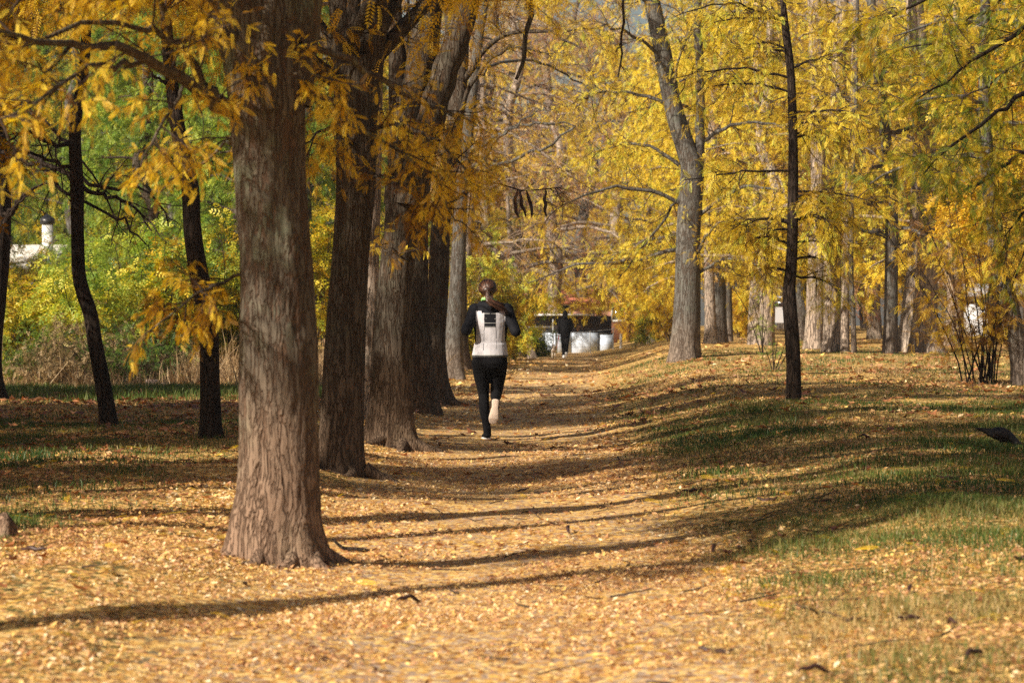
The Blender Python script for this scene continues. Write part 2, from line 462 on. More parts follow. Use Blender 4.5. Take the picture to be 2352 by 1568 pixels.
def litter():
    g = np.random.default_rng(11)
    mb = MB()
    for n, d0, d1, s, pw in ((235000, 8.5, 15, .0095, 1.0), (235000, 15, 28, .0135, 1.0), (145000, 28, 50, .025, 1.0), (60000, 50, 100, .05, .8)):
        x, y = scatter(n, d0, d1, g, pw)
        t = x-path_x(y)
        dens = .62+.5*vnoise(x, y, .5, 3)+.45*vnoise(x, y, 1.9, 5)
        worn = np.exp(-((t+.15+.3*np.sin(y*.5))/.6)**2)*sstep(-.3, .3, vnoise(x, y, .55, 9)+.3*vnoise(x, y, 2.2, 19))
        dens = np.where(t > np.interp(y, [9, 13, 20], [.55, .9, 1.2])+.3*vnoise(x, y, .9, 91), dens*np.clip(.34-.5*vnoise(x, y, .45, 41), .08, .8), np.where(t < -2.2, dens*.6, dens)) - .55*worn - .22*np.exp(-(t/1.0)**4)*sstep(11, 15, y)
        k = g.uniform(size=n) < np.clip(dens, .06, 1)
        x, y = x[k], y[k]; t = t[k]; z = terrain(x, y)+g.uniform(.002, .014, len(x))
        n_ = len(x)
        a = g.uniform(0, 6.28, n_); til = np.abs(g.normal(0, .55, n_)); ta = g.uniform(0, 6.28, n_)
        nr = np.stack([np.sin(til)*np.cos(ta), np.sin(til)*np.sin(ta), np.cos(til)], 1)
        d = np.stack([np.cos(a), np.sin(a), 0*a], 1); d = norm(d-(d*nr).sum(1, keepdims=True)*nr); sd = np.cross(nr, d)
        S = (s*np.clip(g.lognormal(-.12, .42, n_), .35, 2.4))[:, None]; O = np.stack([x, y, z], 1)
        V = np.stack([O-d*S, O+sd*S*.42+nr*S*.15, O+d*S, O-sd*S*.42+nr*S*.15], 1).reshape(-1, 3)
        tint = np.clip(g.normal(.56, .24, n_)+.12*vnoise(x, y, .6, 21), 0, 1)
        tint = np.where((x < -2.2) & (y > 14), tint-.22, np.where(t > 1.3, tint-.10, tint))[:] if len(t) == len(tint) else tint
        tint = np.where(g.uniform(size=n_) < .12, tint*.3, tint)
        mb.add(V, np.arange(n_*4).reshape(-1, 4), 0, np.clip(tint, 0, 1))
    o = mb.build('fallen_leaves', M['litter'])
    tag(o, 'carpet of small yellow fallen leaflets over the path and grass', 'fallen leaves', kind='stuff')
    # whole fallen fronds and larger curled brown leaves
    mb = MB()
    x, y = scatter(900, 9, 40, g); k = (np.abs(x-path_x(y)) > .9) | (g.uniform(size=900) < .25); x, y = x[k], y[k]
    a = g.uniform(0, 6.28, len(x))
    fronds(mb, np.stack([x, y, terrain(x, y)+.03], 1), np.stack([np.cos(a), np.sin(a), .05+0*a], 1), g.uniform(.08, .17, len(x)), 0, 0, g.uniform(.4, 1, len(x)), g, upn=2)
    o = mb.build('fallen_fronds', M['gold'])
    tag(o, 'whole yellow feathered leaves lying scattered on the ground', 'fallen leaves', kind='stuff')
    mb = MB()
    x, y = scatter(9000, 9, 60, g)
    t = x-path_x(y)
    w = np.where(t < -1.8, .95, np.where(t > 1.2, .35, .14))*np.clip(.6+.6*vnoise(x, y, .7, 33), .05, 1)
    k = g.uniform(size=len(x)) < w; x, y = x[k], y[k]; z = terrain(x, y)+.02
    n = len(x); S = (g.uniform(.03, .06, n)*np.clip(y/22, .8, 1.8))[:, None]
    a = g.uniform(0, 6.28, n)
    O = np.stack([x, y, z], 1)
    Vs = []
    for j in range(8):
        rr = (1.0 if j % 2 == 0 else .5)*g.uniform(.7, 1.15, n)
        aa = a+j*math.pi/4
        Vs.append(O+np.stack([np.cos(aa)*rr, np.sin(aa)*rr, g.uniform(-.15, .7, n)*rr], 1)*S)
    Vs.append(O)
    V = np.stack(Vs, 1).reshape(-1, 3); b = (np.arange(n)*9)[:, None]
    F = np.concatenate([np.stack([b[:, 0]+8, b[:, 0]+j, b[:, 0]+(j+1) % 8], 1) for j in range(8)])
    mb.add(V, F, 0, np.tile(g.uniform(0, 1, n), 8))
    o = mb.build('brown_leaves', M['brownleaf'])
    tag(o, 'crumpled reddish brown leaves lying in the grass', 'fallen leaves', kind='stuff')
litter()
def twigs():
    g = np.random.default_rng(88); mb = MB()
    x, y = scatter(420, 9, 32, g); n = len(x); a = g.uniform(0, 6.28, n)
    L = g.uniform(.03, .13, n); u = np.linspace(-1, 1, 5)
    dx = np.cos(a)[:, None]*u*L[:, None]; dy = np.sin(a)[:, None]*u*L[:, None]; bend = (1-u**2)[None]*L[:, None]*g.normal(0, .25, (n, 1))
    X = x[:, None]+dx-np.sin(a)[:, None]*bend; Y = y[:, None]+dy+np.cos(a)[:, None]*bend
    P = np.stack([X, Y, terrain(X, Y)+.012+g.uniform(0, .02, (n, 1))*(u[None]+1)], -1)
    tubes(mb, P, np.linspace(.0035, .0015, 5)[None]*g.uniform(.6, 1.6, (n, 1)), 4)
    o = mb.build('fallen_twigs', M['twig']); tag(o, 'small dark twigs strewn among the fallen leaves', 'fallen twigs', kind='stuff')
twigs()

def blades(mb, x, y, hgt, wid, g, lean=.5, tint=.3, base=None):
    n = len(x); z = terrain(x, y)-.01
    a = g.uniform(0, 6.28, n); la = g.uniform(0, 6.28, n); ln = np.abs(g.normal(0, lean, n))
    d = np.stack([np.cos(a), np.sin(a), 0*a], 1)*(wid[:, None])
    O = np.stack([x, y, z], 1)
    off = np.stack([np.cos(la)*ln, np.sin(la)*ln, np.ones(n)], 1)
    m = O+off*np.array([.35, .35, .6])*hgt[:, None]
    t = O+off*np.array([1.1, 1.1, 1.0])*hgt[:, None]*np.stack([1+0*ln, 1+0*ln, 1-.35*np.clip(ln, 0, 1.4)], 1)
    V = np.stack([O-d, O+d, m+d*.75, m-d*.75, t], 1).reshape(-1, 3)
    b = np.arange(n)*5
    mb.add(V, np.stack([b, b+1, b+2, b+3], 1), 0, tint)
    mb.add(np.zeros((0, 3)), np.zeros((0, 3), int))
    mb.T.append((np.stack([b+3, b+2, b+4], 1)+mb.n-len(V), np.zeros(n, np.int32), np.broadcast_to(np.asarray(tint, np.float32), (n,))))

def grass():
    g = np.random.default_rng(21)
    mb = MB()
    for n, d0, d1, h, w in ((235000, 8.5, 17, .055, .0022), (260000, 17, 34, .065, .0036), (145000, 34, 70, .055, .0065)):
        x, y = scatter(n, d0, d1, g)
        t = x-path_x(y)
        dens = .65+.9*vnoise(x, y, .45, 41)
        ed = np.interp(y, [9, 13, 20], [.5, .25, 0]); side = sstep(1.0, 1.9, t+ed+.25*vnoise(x, y, .8, 51))+sstep(-1.9, -3.0, t+.3*vnoise(x, y, .8, 52))
        k = g.uniform(size=n) < np.clip(dens, .35, 1)*side
        x, y = x[k], y[k]; m = len(x)
        hh = h*g.uniform(.4, 1.35, m)*np.clip(.8+.5*vnoise(x, y, 1.2, 61), .4, 1.6)
        tint = np.clip(.38+.28*vnoise(x, y, .4, 71)+g.normal(0, .16, m)+np.where(y < 13, .25, 0), 0, 1)
        blades(mb, x, y, hh, np.full(m, w), g, .8, tint)
    o = mb.build('grass', M['grass']); tag(o, 'low green and straw grass growing on both banks of the path', 'grass', kind='stuff')
    # bright grass strip on the left before the dry grass
    mb = MB()
    x = g.uniform(-9.5, -2.4, 26000); y = g.uniform(44, 53, 26000)
    k = g.uniform(size=len(x)) < np.clip(.5+.6*vnoise(x, y, .5, 5), .1, 1); x, y = x[k], y[k]
    blades(mb, x, y, g.uniform(.06, .2, len(x)), np.full(len(x), .007), g, .4, np.clip(g.normal(.38, .12, len(x)), 0, 1))
    o = mb.build('grass', M['grass']); tag(o, 'strip of bright green grass before the dry undergrowth', 'grass', kind='stuff')
    mb = MB()
    x = g.uniform(-12, -1.6, 30000); y = g.uniform(51.5, 62, 30000)
    k = g.uniform(size=len(x)) < np.clip(.55+.8*vnoise(x, y, .45, 15), .05, 1)*np.where(x < -6.5, .5, 1); x, y = x[k], y[k]
    blades(mb, x, y, g.uniform(.15, .8, len(x))*np.clip(.8+.7*vnoise(x, y, .8, 16), .25, 1.5), np.full(len(x), .006), g, 1.1, np.clip(g.normal(.55, .2, len(x)), 0, 1))
    o = mb.build('dry_grass', M['drygrass']); tag(o, 'tall straw coloured dry grass below the green shrubs', 'dry grass', kind='stuff')
    mb = MB()
    x, y = scatter(700, 10, 45, g); t = x-path_x(y); k = (t > 1.3) | (t < -2.6); x, y = x[k], y[k]
    blades(mb, x, y, g.uniform(.08, .2, len(x)), np.full(len(x), .0013), g, .9, g.uniform(.6, 1, len(x)))
    # weedy edge at foot of the bank by the big trees on the right
    x = g.uniform(2.2, 8, 4500); y = g.uniform(40, 60, 4500)
    k = g.uniform(size=len(x)) < np.clip(.2+.8*vnoise(x, y, .6, 17), .0, 1); x, y = x[k], y[k]
    blades(mb, x, y, g.uniform(.04, .16, len(x)), np.full(len(x), .004), g, 1.1, g.uniform(.1, .9, len(x)))
    o = mb.build('dry_stalks', M['drygrass']); tag(o, 'single pale dry stalks sticking out of the grass', 'dry grass', kind='stuff')
grass()

# ------------------------------------------------------------------ trees
BR_K = 9
class Tree:
    def __init__(s, name, label, base, bark, leaf, group=None, cat='tree', seed=0):
        s.g = np.random.default_rng(seed+100); s.base = np.asarray(base, float)
        s.root = empty(name, base, label, cat, group)
        s.bark = M[bark]; s.leaf = M[leaf]; s.parts = []; s.crown = MB(); s.tw = 'twig'
    def _local(s, mb):
        off = s.base.astype(np.float32)
        mb.V = [v-off for v in mb.V]
    def part(s, name, mb, mats, smooth=True, parent=None):
        s._local(mb); o = mb.build(name, mats, parent or s.root, smooth); s.parts.append(o); return o
    def trunk(s, pts, rad, **k):
        mb = MB(); s.P, s.R = trunk(mb, pts, rad, **k); s.part('trunk', mb, s.bark); return s.P, s.R
    def limb(s, pts, r0, re=None, bough=True, sides=10, name='branch', K=14, **k):
        """thick limb through world points; then its twigs and leaves go to the crown"""
        pts = np.asarray(pts, float); re = r0*.25 if re is None else re
        P = resample(pts, K)
        n_ = s.g.normal(0, 1, P.shape)*np.linalg.norm(P[-1]-P[0])*(.008 if r0 < .07 else .002); n_[0] = 0; P = P+n_
        R = np.linspace(1, 0, K)**.8*(r0-re)+re
        mb = MB(); tubes(mb, P[None], R[None], sides)
        s.part(name, mb, s.bark)
        if bough: foliate(s.crown, s.crown, P[None], s.g, matl=1, **k)
        return P
    def done(s, name='crown'):
        if s.crown.n: s.part(name, s.crown, [M[s.tw], s.leaf], smooth=False)
        return s.root

def pxt(pts, d, dl=None):
    return [W(p[0], p[1], d if len(p) < 3 else p[2]) for p in pts]

def px_trunk(T, pts, d, ws, **k):
    P = np.array(pxt(pts, d)); P[0, 2] = T.base[2]-.12
    R = np.array(ws)/2/FOC*d
    return T.trunk(P, R, **k)

def auto_limbs(T, P, R, n, z0, z1, L, g, lift=.35, **k):
    """limbs all round the trunk polyline between heights; branch parts"""
    zs = np.sort(g.uniform(z0, z1, n)); a0 = g.uniform(0, 6.28)
    for i, z in enumerate(zs):
        j = int(np.clip(np.searchsorted(P[:, 2], z), 1, len(P)-2))
        az = a0+i*2.4+g.uniform(-.4, .4)
        l = (L[0]+(L[1]-L[0])*(i/max(1, n-1)))*g.uniform(.8, 1.2)
        d = np.array([[math.cos(az), math.sin(az), lift]])
        Q = grow(P[j][None]-d*R[j]*.3, d, l, 7, .09, .12, g)[0]
        T.limb(Q, min(R[j]*.45, .02*l+.012), sides=6, K=8, **k)

NEAR = dict(n1=8, l1=.5, n2=6, l2=.2, nf=7, lod=0, fs=.060, droop=.11, r1=.006, fdroop=.55, hue=.60, hv=.24, t0=.12)
MID = dict(n1=9, l1=.9, n2=6, l2=.4, nf=6, lod=1, fs=.17, droop=.07, r1=.008, fdroop=.6, hue=.5, hv=.2, t0=.1)

# ---- the great trunk in the foreground
bx, by, bz = ghit(640, 1285); d1 = by
T = Tree('big_tree', 'thickest foreground tree, rough brown trunk left of the path, sunlit at its foot', (bx, by, bz), 'bark_main', 'gold', 'row of old trees along the left side of the path', seed=1)
px_trunk(T, [(636, 1300), (636, 1210), (641, 1120), (642, 1000), (640, 800), (634, 600), (624, 450), (617, 300), (610, 150), (603, 0), (596, -200), (590, -420)], d1,
         [196, 190, 182, 176, 177, 164, 163, 168, 182, 184, 146, 110], sides=120, step=.022, flare=.36, lobes=6, rough=.05, seed=1, fh=.13, ridge=.7)
T.limb(pxt([(585, 230), (560, 120), (530, 0), (490, -150), (430, -400), (380, -700)], d1), .13, .05, bough=True, sides=24, K=24, **{**NEAR, 't0': .6})
T.limb(pxt([(650, 240), (668, 120), (682, 0), (705, -150), (740, -380), (800, -700)], d1+.05), .145, .06, sides=24, K=24, **{**NEAR, 't0': .6})
T.limb(pxt([(618, 250, d1-.2), (614, 130, d1-.22), (616, 0, d1-.2), (612, -200, d1-.1)], d1), .035, .028, bough=False, sides=14, K=16)
LB = dict(NEAR)
T.limb(pxt([(552, 262, d1-.05), (500, 222, 13.9), (430, 190, 13.4), (330, 140, 12.8), (230, 107, 12.3), (100, 85, 11.8), (-60, 66, 11.4)], d1), .036, .006, sides=14, **{**LB, 'n1': 15, 'l1': .6, 't0': .24, 'droop': .16, 'nf': 6})
T.limb(pxt([(560, 250, d1), (480, 200, 14.1), (420, 120, 13.7), (380, 40, 13.4), (330, -60, 13.1), (250, -200, 12.8)], d1), .024, .006, **{**LB, 'n1': 9, 't0': .3})
T.limb(pxt([(330, 140, 12.8), (230, 150, 12.2), (140, 190, 11.8), (60, 250, 11.5), (-30, 300, 11.3)], d1), .014, .004, **{**LB, 'n1': 9, 'l1': .45, 't0': .2})
T.limb(pxt([(430, 190, 13.4), (400, 240, 13.2), (360, 300, 13), (320, 380, 12.9)], d1), .010, .004, **{**LB, 'n1': 7, 'l1': .35, 't0': .2})
T.limb(pxt([(555, 85, d1-.1), (420, 88, 13.4), (250, 62, 12.7), (60, 82, 12.1), (-80, 92, 11.6)], d1), .018, .005, **{**LB, 'n1': 12, 'l1': .5, 't0': .27})
T.limb(pxt([(560, -40, d1), (420, -10, 13.2), (250, 0, 12.4), (60, -10, 11.9), (-80, 20, 11.6)], d1), .018, .005, **{**LB, 'n1': 12, 'l1': .5, 't0': .27})
T.limb(pxt([(560, 300, d1+.1), (520, 330, 15.0), (470, 370, 15.2), (420, 400, 15.4), (370, 440, 15.5)], d1), .014, .004, **{**LB, 'n1': 8, 'l1': .42, 't0': .1})
T.limb(pxt([(560, 628, d1+.05), (520, 645, 14.2), (460, 672, 14.0), (400, 715, 13.9), (340, 765, 13.8)], d1), .009, .003, **{**LB, 'n1': 12, 'l1': .26, 'l2': .16, 't0': .1, 'hue': .35})
T.limb(pxt([(690, 100, d1-.15), (780, 130, 14.2), (870, 180, 14.5), (960, 235, 14.9), (1060, 265, 15.4)], d1), .018, .004, **{**LB, 'n1': 11, 'l1': .42, 't0': .28, 'n2': 5})
T.limb(pxt([(700, 200, d1-.1), (770, 255, 14.4), (840, 305, 14.7), (910, 350, 15), (1000, 410, 15.4), (1050, 500, 15.7)], d1), .016, .004, **{**LB, 'n1': 13, 'l1': .40, 't0': .22})
T.limb(pxt([(640, 175, d1-.35), (590, 168, 13.7), (545, 190, 13.5), (500, 225, 13.4)], d1), .006, .002, **{**LB, 'n1': 5, 'l1': .14, 'l2': .12, 't0': .1, 'nf': 6, 'fs': .065})
T.limb(pxt([(655, 175, d1-.36), (700, 165, 13.7), (760, 185, 13.8), (800, 220, 14)], d1), .006, .002, **{**LB, 'n1': 6, 'l1': .16, 'l2': .12, 't0': .1, 'nf': 6, 'fs': .065})
for pts, r in [([(-1.2, 14.2, 3.4), (-2.2, 13.4, 3.7), (-3.4, 12.4, 3.9), (-4.4, 11.6, 3.8)], .04), ([(-1.2, 14.2, 4.2), (-2.2, 13.8, 4.8), (-3.3, 13.2, 5.2), (-4.4, 12.4, 5.3)], .045),
               ([(-1.2, 14.2, 5), (-2.4, 13.0, 5.9), (-3.6, 12.0, 6.4), (-4.9, 11.2, 6.6)], .045), ([(-1.2, 14.2, 3.6), (-1.9, 13.9, 3.6), (-2.7, 13.6, 3.3)], .03)]:
    T.limb(pts, r, .008, **{**LB, 'n1': 26, 'l1': .8, 'n2': 7, 'l2': .35, 'lod': 1, 'nf': 7, 'fs': .16})
ROOT1 = T
auto_limbs(T, T.P, T.R, 9, 3.6, T.P[-1, 2], (2.9, 1.8), T.g, **{**MID, 'n1': 9, 'nf': 6, 'fs': .14})
T.limb([T.P[-1], T.P[-1]+np.array([.1, .2, 3])], .1, .05, **{**MID, 'n1': 12, 'l1': 2.2})
T.done()

def roots(T, lst):
    """half buried roots: (azimuth degrees, start radius, length, thickness)"""
    for az, r0, l, th in lst:
        a = math.radians(az); pts = []
        for k, q in enumerate(np.linspace(0, 1, 6)):
            aa = a+.25*math.sin(q*3+az); rr = r0+l*q
            x = T.base[0]+rr*math.cos(aa); y = T.base[1]+rr*math.sin(aa)
            pts.append((x, y, float(terrain(x, y))+th*(1.6*(1-q)**2-.35-.35*q)))
        mb = MB(); tubes(mb, resample(np.array(pts), 16)[None], (np.linspace(1, .45, 16)*th)[None], 12)
        s_ = MB(); T.part('root', mb, T.bark)

# ---- second tree
roots(ROOT1, [(-28, .20, .2, .05), (-80, .2, .12, .04), (-125, .19, .15, .045), (-170, .18, .16, .05), (12, .18, .3, .05)])
bx, by, bz = ghit(790, 1082); d2 = by
G1 = 'row of old trees along the left side of the path'
T = Tree('big_tree', 'dark leaning trunk directly behind the thickest foreground tree', (bx, by, bz), 'bark', 'gold', G1, seed=2)
px_trunk(T, [(786, 1095), (785, 1000), (788, 900), (795, 750), (801, 650), (808, 550), (816, 450), (818, 350), (818, 250), (815, 130)], d2,
         [104, 100, 97, 92, 86, 84, 88, 92, 96, 100], sides=80, step=.035, flare=.35, lobes=5, rough=.05, seed=2, ridge=.4)
roots(T, [(-25, .18, .35, .055), (-80, .18, .2, .045), (-140, .17, .3, .05)])
T.limb(pxt([(808, 260), (790, 130), (778, 0), (760, -200), (720, -500)], d2), .10, .05, sides=20, K=20, **{**MID, 't0': .5})
T.limb(pxt([(830, 260), (848, 130), (862, 0), (890, -200), (950, -500)], d2), .13, .06, sides=20, K=20, **{**MID, 't0': .5})
NB = dict(NEAR, fs=.085, n1=10)
T.limb(pxt([(840, 300, d2-.2), (900, 285, 22), (980, 310, 21.3), (1060, 370, 20.8), (1090, 450, 20.5)], d2), .02, .005, **{**NB, 'l1': .6, 'n1': 14})
T.limb(pxt([(810, 330, d2-.2), (780, 300, 22.2), (740, 300, 21.5), (700, 330, 21)], d2), .02, .005, **{**NB, 'l1': .6})
T.limb(pxt([(825, 420, d2-.2), (860, 400, 22), (930, 420, 21.4), (990, 470, 21)], d2), .014, .004, **{**NB, 'l1': .4, 'hue': .3})
T.limb(pxt([(800, 200, d2), (740, 170, 24), (700, 230, 24.5), (690, 330, 25)], d2), .02, .005, **{**NB, 'l1': .6})
T.limb(pxt([(860, -60), (980, -150, 23.6), (1110, -150, 24), (1190, -90, 24.3), (1207, 0, 24.4), (1206, 80, 24.4), (1200, 140, 24.4), (1188, 195, 24.4)], d2), .055, .014, sides=12, K=26, **{**NEAR, 'nf': 0, 'n1': 5, 'l1': .25, 't0': .55})
T.limb(pxt([(1110, -150, 24), (1250, -200, 24.2), (1380, -120, 24.5), (1428, -20, 24.5), (1432, 70, 24.5), (1428, 130, 24.5), (1418, 182, 24.5)], d2), .02, .007, sides=8, K=24, **{**NEAR, 'nf': 0, 'n1': 5, 'l1': .16, 'l2': .1, 't0': .6})
auto_limbs(T, T.P, T.R, 6, 2.9, 3.25, (3.2, 2.6), T.g, 1.0, **{**MID, 'n1': 9, 'nf': 5, 'fs': .13})
T.limb([T.P[-1], T.P[-1]+np.array([-.3, .2, 3.5])], .1, .05, **{**MID, 'n1': 22, 'l1': 2.0, 'nf': 8, 'fs': .17, 't0': .3})
T.done()

# ---- pale trunk seen between second and third
bx, by, bz = ghit(848, 962)
T = Tree('big_tree', 'narrow pale trunk seen between the second and third trees of the row', (bx, by, bz), 'bark_pale', 'gold', G1, seed=3)
px_trunk(T, [(846, 975), (850, 850), (853, 700), (857, 560), (862, 400), (866, 200), (870, 0), (874, -150)], by, [38, 34, 31, 29, 28, 26, 24, 20], sides=32, step=.08, rough=.05, seed=3)
auto_limbs(T, T.P, T.R, 6, 4.5, T.P[-1, 2], (2.2, 1.2), T.g, **MID)
T.done()

# ---- third
bx, by, bz = ghit(898, 1022); d3 = by
T = Tree('big_tree', 'dark deeply cracked trunk, third in the row, with spreading roots beside the path', (bx, by, bz), 'bark', 'gold', G1, seed=4)
px_trunk(T, [(900, 1035), (900, 960), (899, 880), (900, 750), (908, 640), (920, 540), (926, 440)], d3,
         [98, 92, 87, 83, 78, 77, 80], sides=80, step=.04, flare=.55, lobes=5, rough=.05, seed=14, fh=.22, ridge=.5)
roots(T, [(-20, .2, .5, .075), (-60, .2, .35, .06), (-110, .2, .3, .055), (-165, .2, .5, .07)])
T.limb(pxt([(918, 470), (925, 380), (935, 300), (962, 150), (990, 0), (1020, -160), (1040, -400)], d3), .155, .09, sides=24, K=26, **{**MID, 't0': .5})
T.limb(pxt([(940, 470), (968, 350), (1000, 240), (1040, 120), (1075, 0), (1120, -160), (1160, -400)], d3-.1), .15, .07, sides=24, K=26, **{**MID, 't0': .5})
T.limb(pxt([(890, 560, d3-.2), (870, 565, d3-.6), (915, 585, d3-1), (945, 570, d3-1.2)], d3), .008, .003, **{**NB, 'n1': 5, 'l1': .25, 'l2': .15, 'nf': 3, 'fs': .1})
T.limb(pxt([(930, 330, d3-.1), (900, 280, 27), (870, 250, 26), (840, 260, 25)], d3), .02, .005, **{**NB, 'l1': .6})
T.limb(pxt([(990, 260, d3-.1), (1030, 260, 27), (1060, 300, 26), (1075, 370, 25.5)], d3), .018, .005, **{**NB, 'l1': .5})
T.limb([T.P[-1], T.P[-1]+np.array([-.3, .2, 5.5])], .1, .04, **{**MID, 'n1': 24, 'l1': 2.2, 't0': .45, 'nf': 8, 'fs': .17})
T.done()

# ---- fourth, fifth, sixth
bx, by, bz = ghit(972, 948); d4 = by
T = Tree('big_tree', 'dark trunk half hidden behind the deeply cracked third tree', (bx, by, bz), 'bark', 'gold', G1, seed=5)
px_trunk(T, [(974, 960), (968, 850), (963, 740), (962, 620), (964, 500), (975, 350), (985, 200), (1000, 0), (1010, -200)], d4, [62, 56, 48, 42, 40, 38, 36, 34, 28], sides=48, step=.06, flare=.5, lobes=5, rough=.05, seed=5)
auto_limbs(T, T.P, T.R, 7, 5.9, T.P[-1, 2], (2.4, 1.5), T.g, **MID)
T.done()
bx, by, bz = ghit(1003, 926); d5 = by
T = Tree('big_tree', 'rough trunk, fifth in the row, with a long root running towards the path', (bx, by, bz), 'bark', 'gold', G1, seed=6)
px_trunk(T, [(1006, 936), (1003, 860), (1001, 780), (1005, 700), (1008, 620), (1013, 520), (1025, 420), (1043, 300), (1056, 180), (1062, 0), (1066, -200)], d5, [58, 46, 42, 44, 46, 44, 42, 38, 36, 32, 26], sides=48, step=.06, flare=.75, lobes=4, rough=.05, seed=6)
roots(T, [(-15, .15, .7, .06), (-70, .15, .4, .05)])
T.limb(pxt([(1060, 190), (1110, 120, d5-.3), (1150, 85, d5-.5), (1205, 72, d5-.7), (1290, 85, d5-1), (1335, 112, d5-1.2)], d5), .05, .010, **{**MID, 'nf': 1, 'n1': 9, 'l1': .6})
T.limb(pxt([(1048, 290), (1080, 200, d5-.3), (1130, 130, d5-.5), (1190, 110, d5-.8), (1270, 125, d5-1)], d5), .04, .010, **{**MID, 'nf': 1, 'n1': 9, 'l1': .6})
auto_limbs(T, T.P, T.R, 6, 6.3, T.P[-1, 2], (2.4, 1.5), T.g, **MID)
T.done()
bx, by, bz = ghit(1043, 871); d6 = by
T = Tree('big_tree', 'slimmer light brown trunk, last of the row, just left of the jogger', (bx, by, bz), 'bark_grey', 'gold', G1, seed=7)
px_trunk(T, [(1043, 880), (1041, 820), (1046, 735), (1052, 620), (1057, 500), (1064, 400), (1077, 290), (1098, 100), (1114, 0), (1130, -120)], d6, [52, 46, 40, 35, 31, 29, 26, 22, 20, 17], sides=40, step=.09, flare=.35, lobes=5, rough=.05, seed=7)
BD = {**MID, 'nf': 2, 'n1': 8, 'l1': .9, 'fs': .16}
T.limb(pxt([(1075, 350), (1100, 335, d6-1), (1160, 300, d6-2), (1230, 283, d6-2.5), (1318, 288, d6-3)], d6), .055, .014, K=18, **BD)
T.limb(pxt([(1068, 390), (1110, 372, d6-1), (1130, 330, d6-2), (1190, 290, d6-3), (1240, 245, d6-3)], d6), .05, .012, K=18, **BD)
T.limb(pxt([(1064, 420), (1110, 392, d6-2), (1165, 372, d6-2.5), (1220, 345, d6-3), (1280, 322, d6-3), (1322, 284, d6-3.3)], d6), .06, .02, K=20, **BD)
T.limb(pxt([(1090, 180), (1140, 150, d6+1), (1230, 140, d6+2), (1330, 190, d6+3), (1370, 230, d6+3)], d6), .045, .012, K=18, **BD)
T.done()
bx, by, bz = ghit(1072, 862)
T = Tree('big_tree', 'dark trunk almost hidden behind the slim light brown one of the row', (bx, by+8, bz), 'bark', 'tan', G1, seed=8)
px_trunk(T, [(1066, 862), (1060, 800), (1058, 650), (1052, 450), (1040, 250), (1030, 0), (1025, -100)], by+8, [38, 30, 28, 26, 24, 22, 20], sides=30, step=.12, flare=.6, rough=.05, seed=8)
auto_limbs(T, T.P, T.R, 6, 5, T.P[-1, 2], (3, 1.5), T.g, **{**MID, 'n1': 7, 'nf': 4})
T.done()

# ---- trees of the left lawn
GL = 'slim dark trees on the shaded lawn at the left'
bx, by, bz = ghit(-8, 922); dA = by
T = Tree('slim_tree', 'dark trunk cut by the left edge of the photo, with bare branches', (bx, by, bz), 'bark_dark', 'gold', GL, seed=10)
px_trunk(T, [(-8, 935), (-14, 860), (-14, 780), (-8, 660), (-3, 540), (-2, 430), (-8, 330), (-16, 180), (-20, 0), (-20, -150)], dA, [46, 36, 38, 50, 55, 52, 48, 42, 38, 32], sides=36, step=.07, rough=.05, seed=10)
BB = {**MID, 'nf': 0, 'n1': 9, 'l1': .7, 'n2': 6, 'l2': .35, 'r1': .012, 'flat': .8}
T.limb(pxt([(8, 520), (45, 460, dA-1), (70, 440, dA-1.2), (100, 420, dA-1.5)], dA), .05, .012, **{**BB, 'n1': 4, 'l1': .4})
T.limb(pxt([(5, 500), (40, 470, dA-1), (85, 430, dA-2)], dA), .03, .01, **{**BB, 'n1': 3, 'l1': .4})
T.limb(pxt([(0, 240), (60, 250, dA-1), (110, 290, dA-1.5), (180, 360, dA-2), (250, 450, dA-2)], dA), .045, .01, K=18, **BB)
T.limb(pxt([(0, 330), (60, 350, dA-1), (130, 390, dA-1.5), (210, 420, dA-2), (330, 440, dA-3), (400, 520, dA-3)], dA), .05, .01, K=18, **BB)
T.limb(pxt([(0, 345), (80, 380, dA-1), (150, 440, dA-2), (250, 490, dA-2), (330, 560, dA-3)], dA), .04, .01, K=18, **BB)
auto_limbs(T, T.P, T.R, 7, 6.1, T.P[-1, 2], (2.2, 1.5), T.g, **MID)
T.done()
bx, by, bz = ghit(250, 978); dB = by
T = Tree('slim_tree', 'slim crooked dark tree leaning on the left lawn, bent below its middle', (bx, by, bz), 'bark_dark', 'gold', GL, seed=11)
px_trunk(T, [(251, 990), (247, 950), (232, 857), (219, 790), (208, 722), (191, 672), (181, 622), (178, 521), (177, 437), (172, 302), (186, 201), (194, 140), (203, 0), (208, -150)], dB, [50, 40, 36, 34, 33, 32, 31, 29, 32, 28, 25, 24, 20, 17], sides=36, step=.05, flare=.3, rough=.05, seed=11, fh=.12)
T.limb(pxt([(177, 430), (230, 445, dB-.5), (300, 470, dB-1), (350, 530, dB-1.3)], dB), .03, .008, **BB)
T.limb(pxt([(175, 330), (120, 330, dB-.5), (60, 300, dB-1), (20, 330, dB-1.3)], dB), .03, .008, **BB)
T.limb(pxt([(175, 390), (120, 370, dB+.5), (60, 350, dB+1), (0, 360, dB+1.3)], dB), .025, .008, **BB)
auto_limbs(T, T.P, T.R, 7, 4.7, T.P[-1, 2], (1.6, 1.2), T.g, **MID)
T.done()
bx, by, bz = ghit(483, 1006); dC = by
T = Tree('slim_tree', 'straight dark trunk standing just left of the thickest foreground tree', (bx, by, bz), 'bark_dark', 'gold', GL, seed=12)
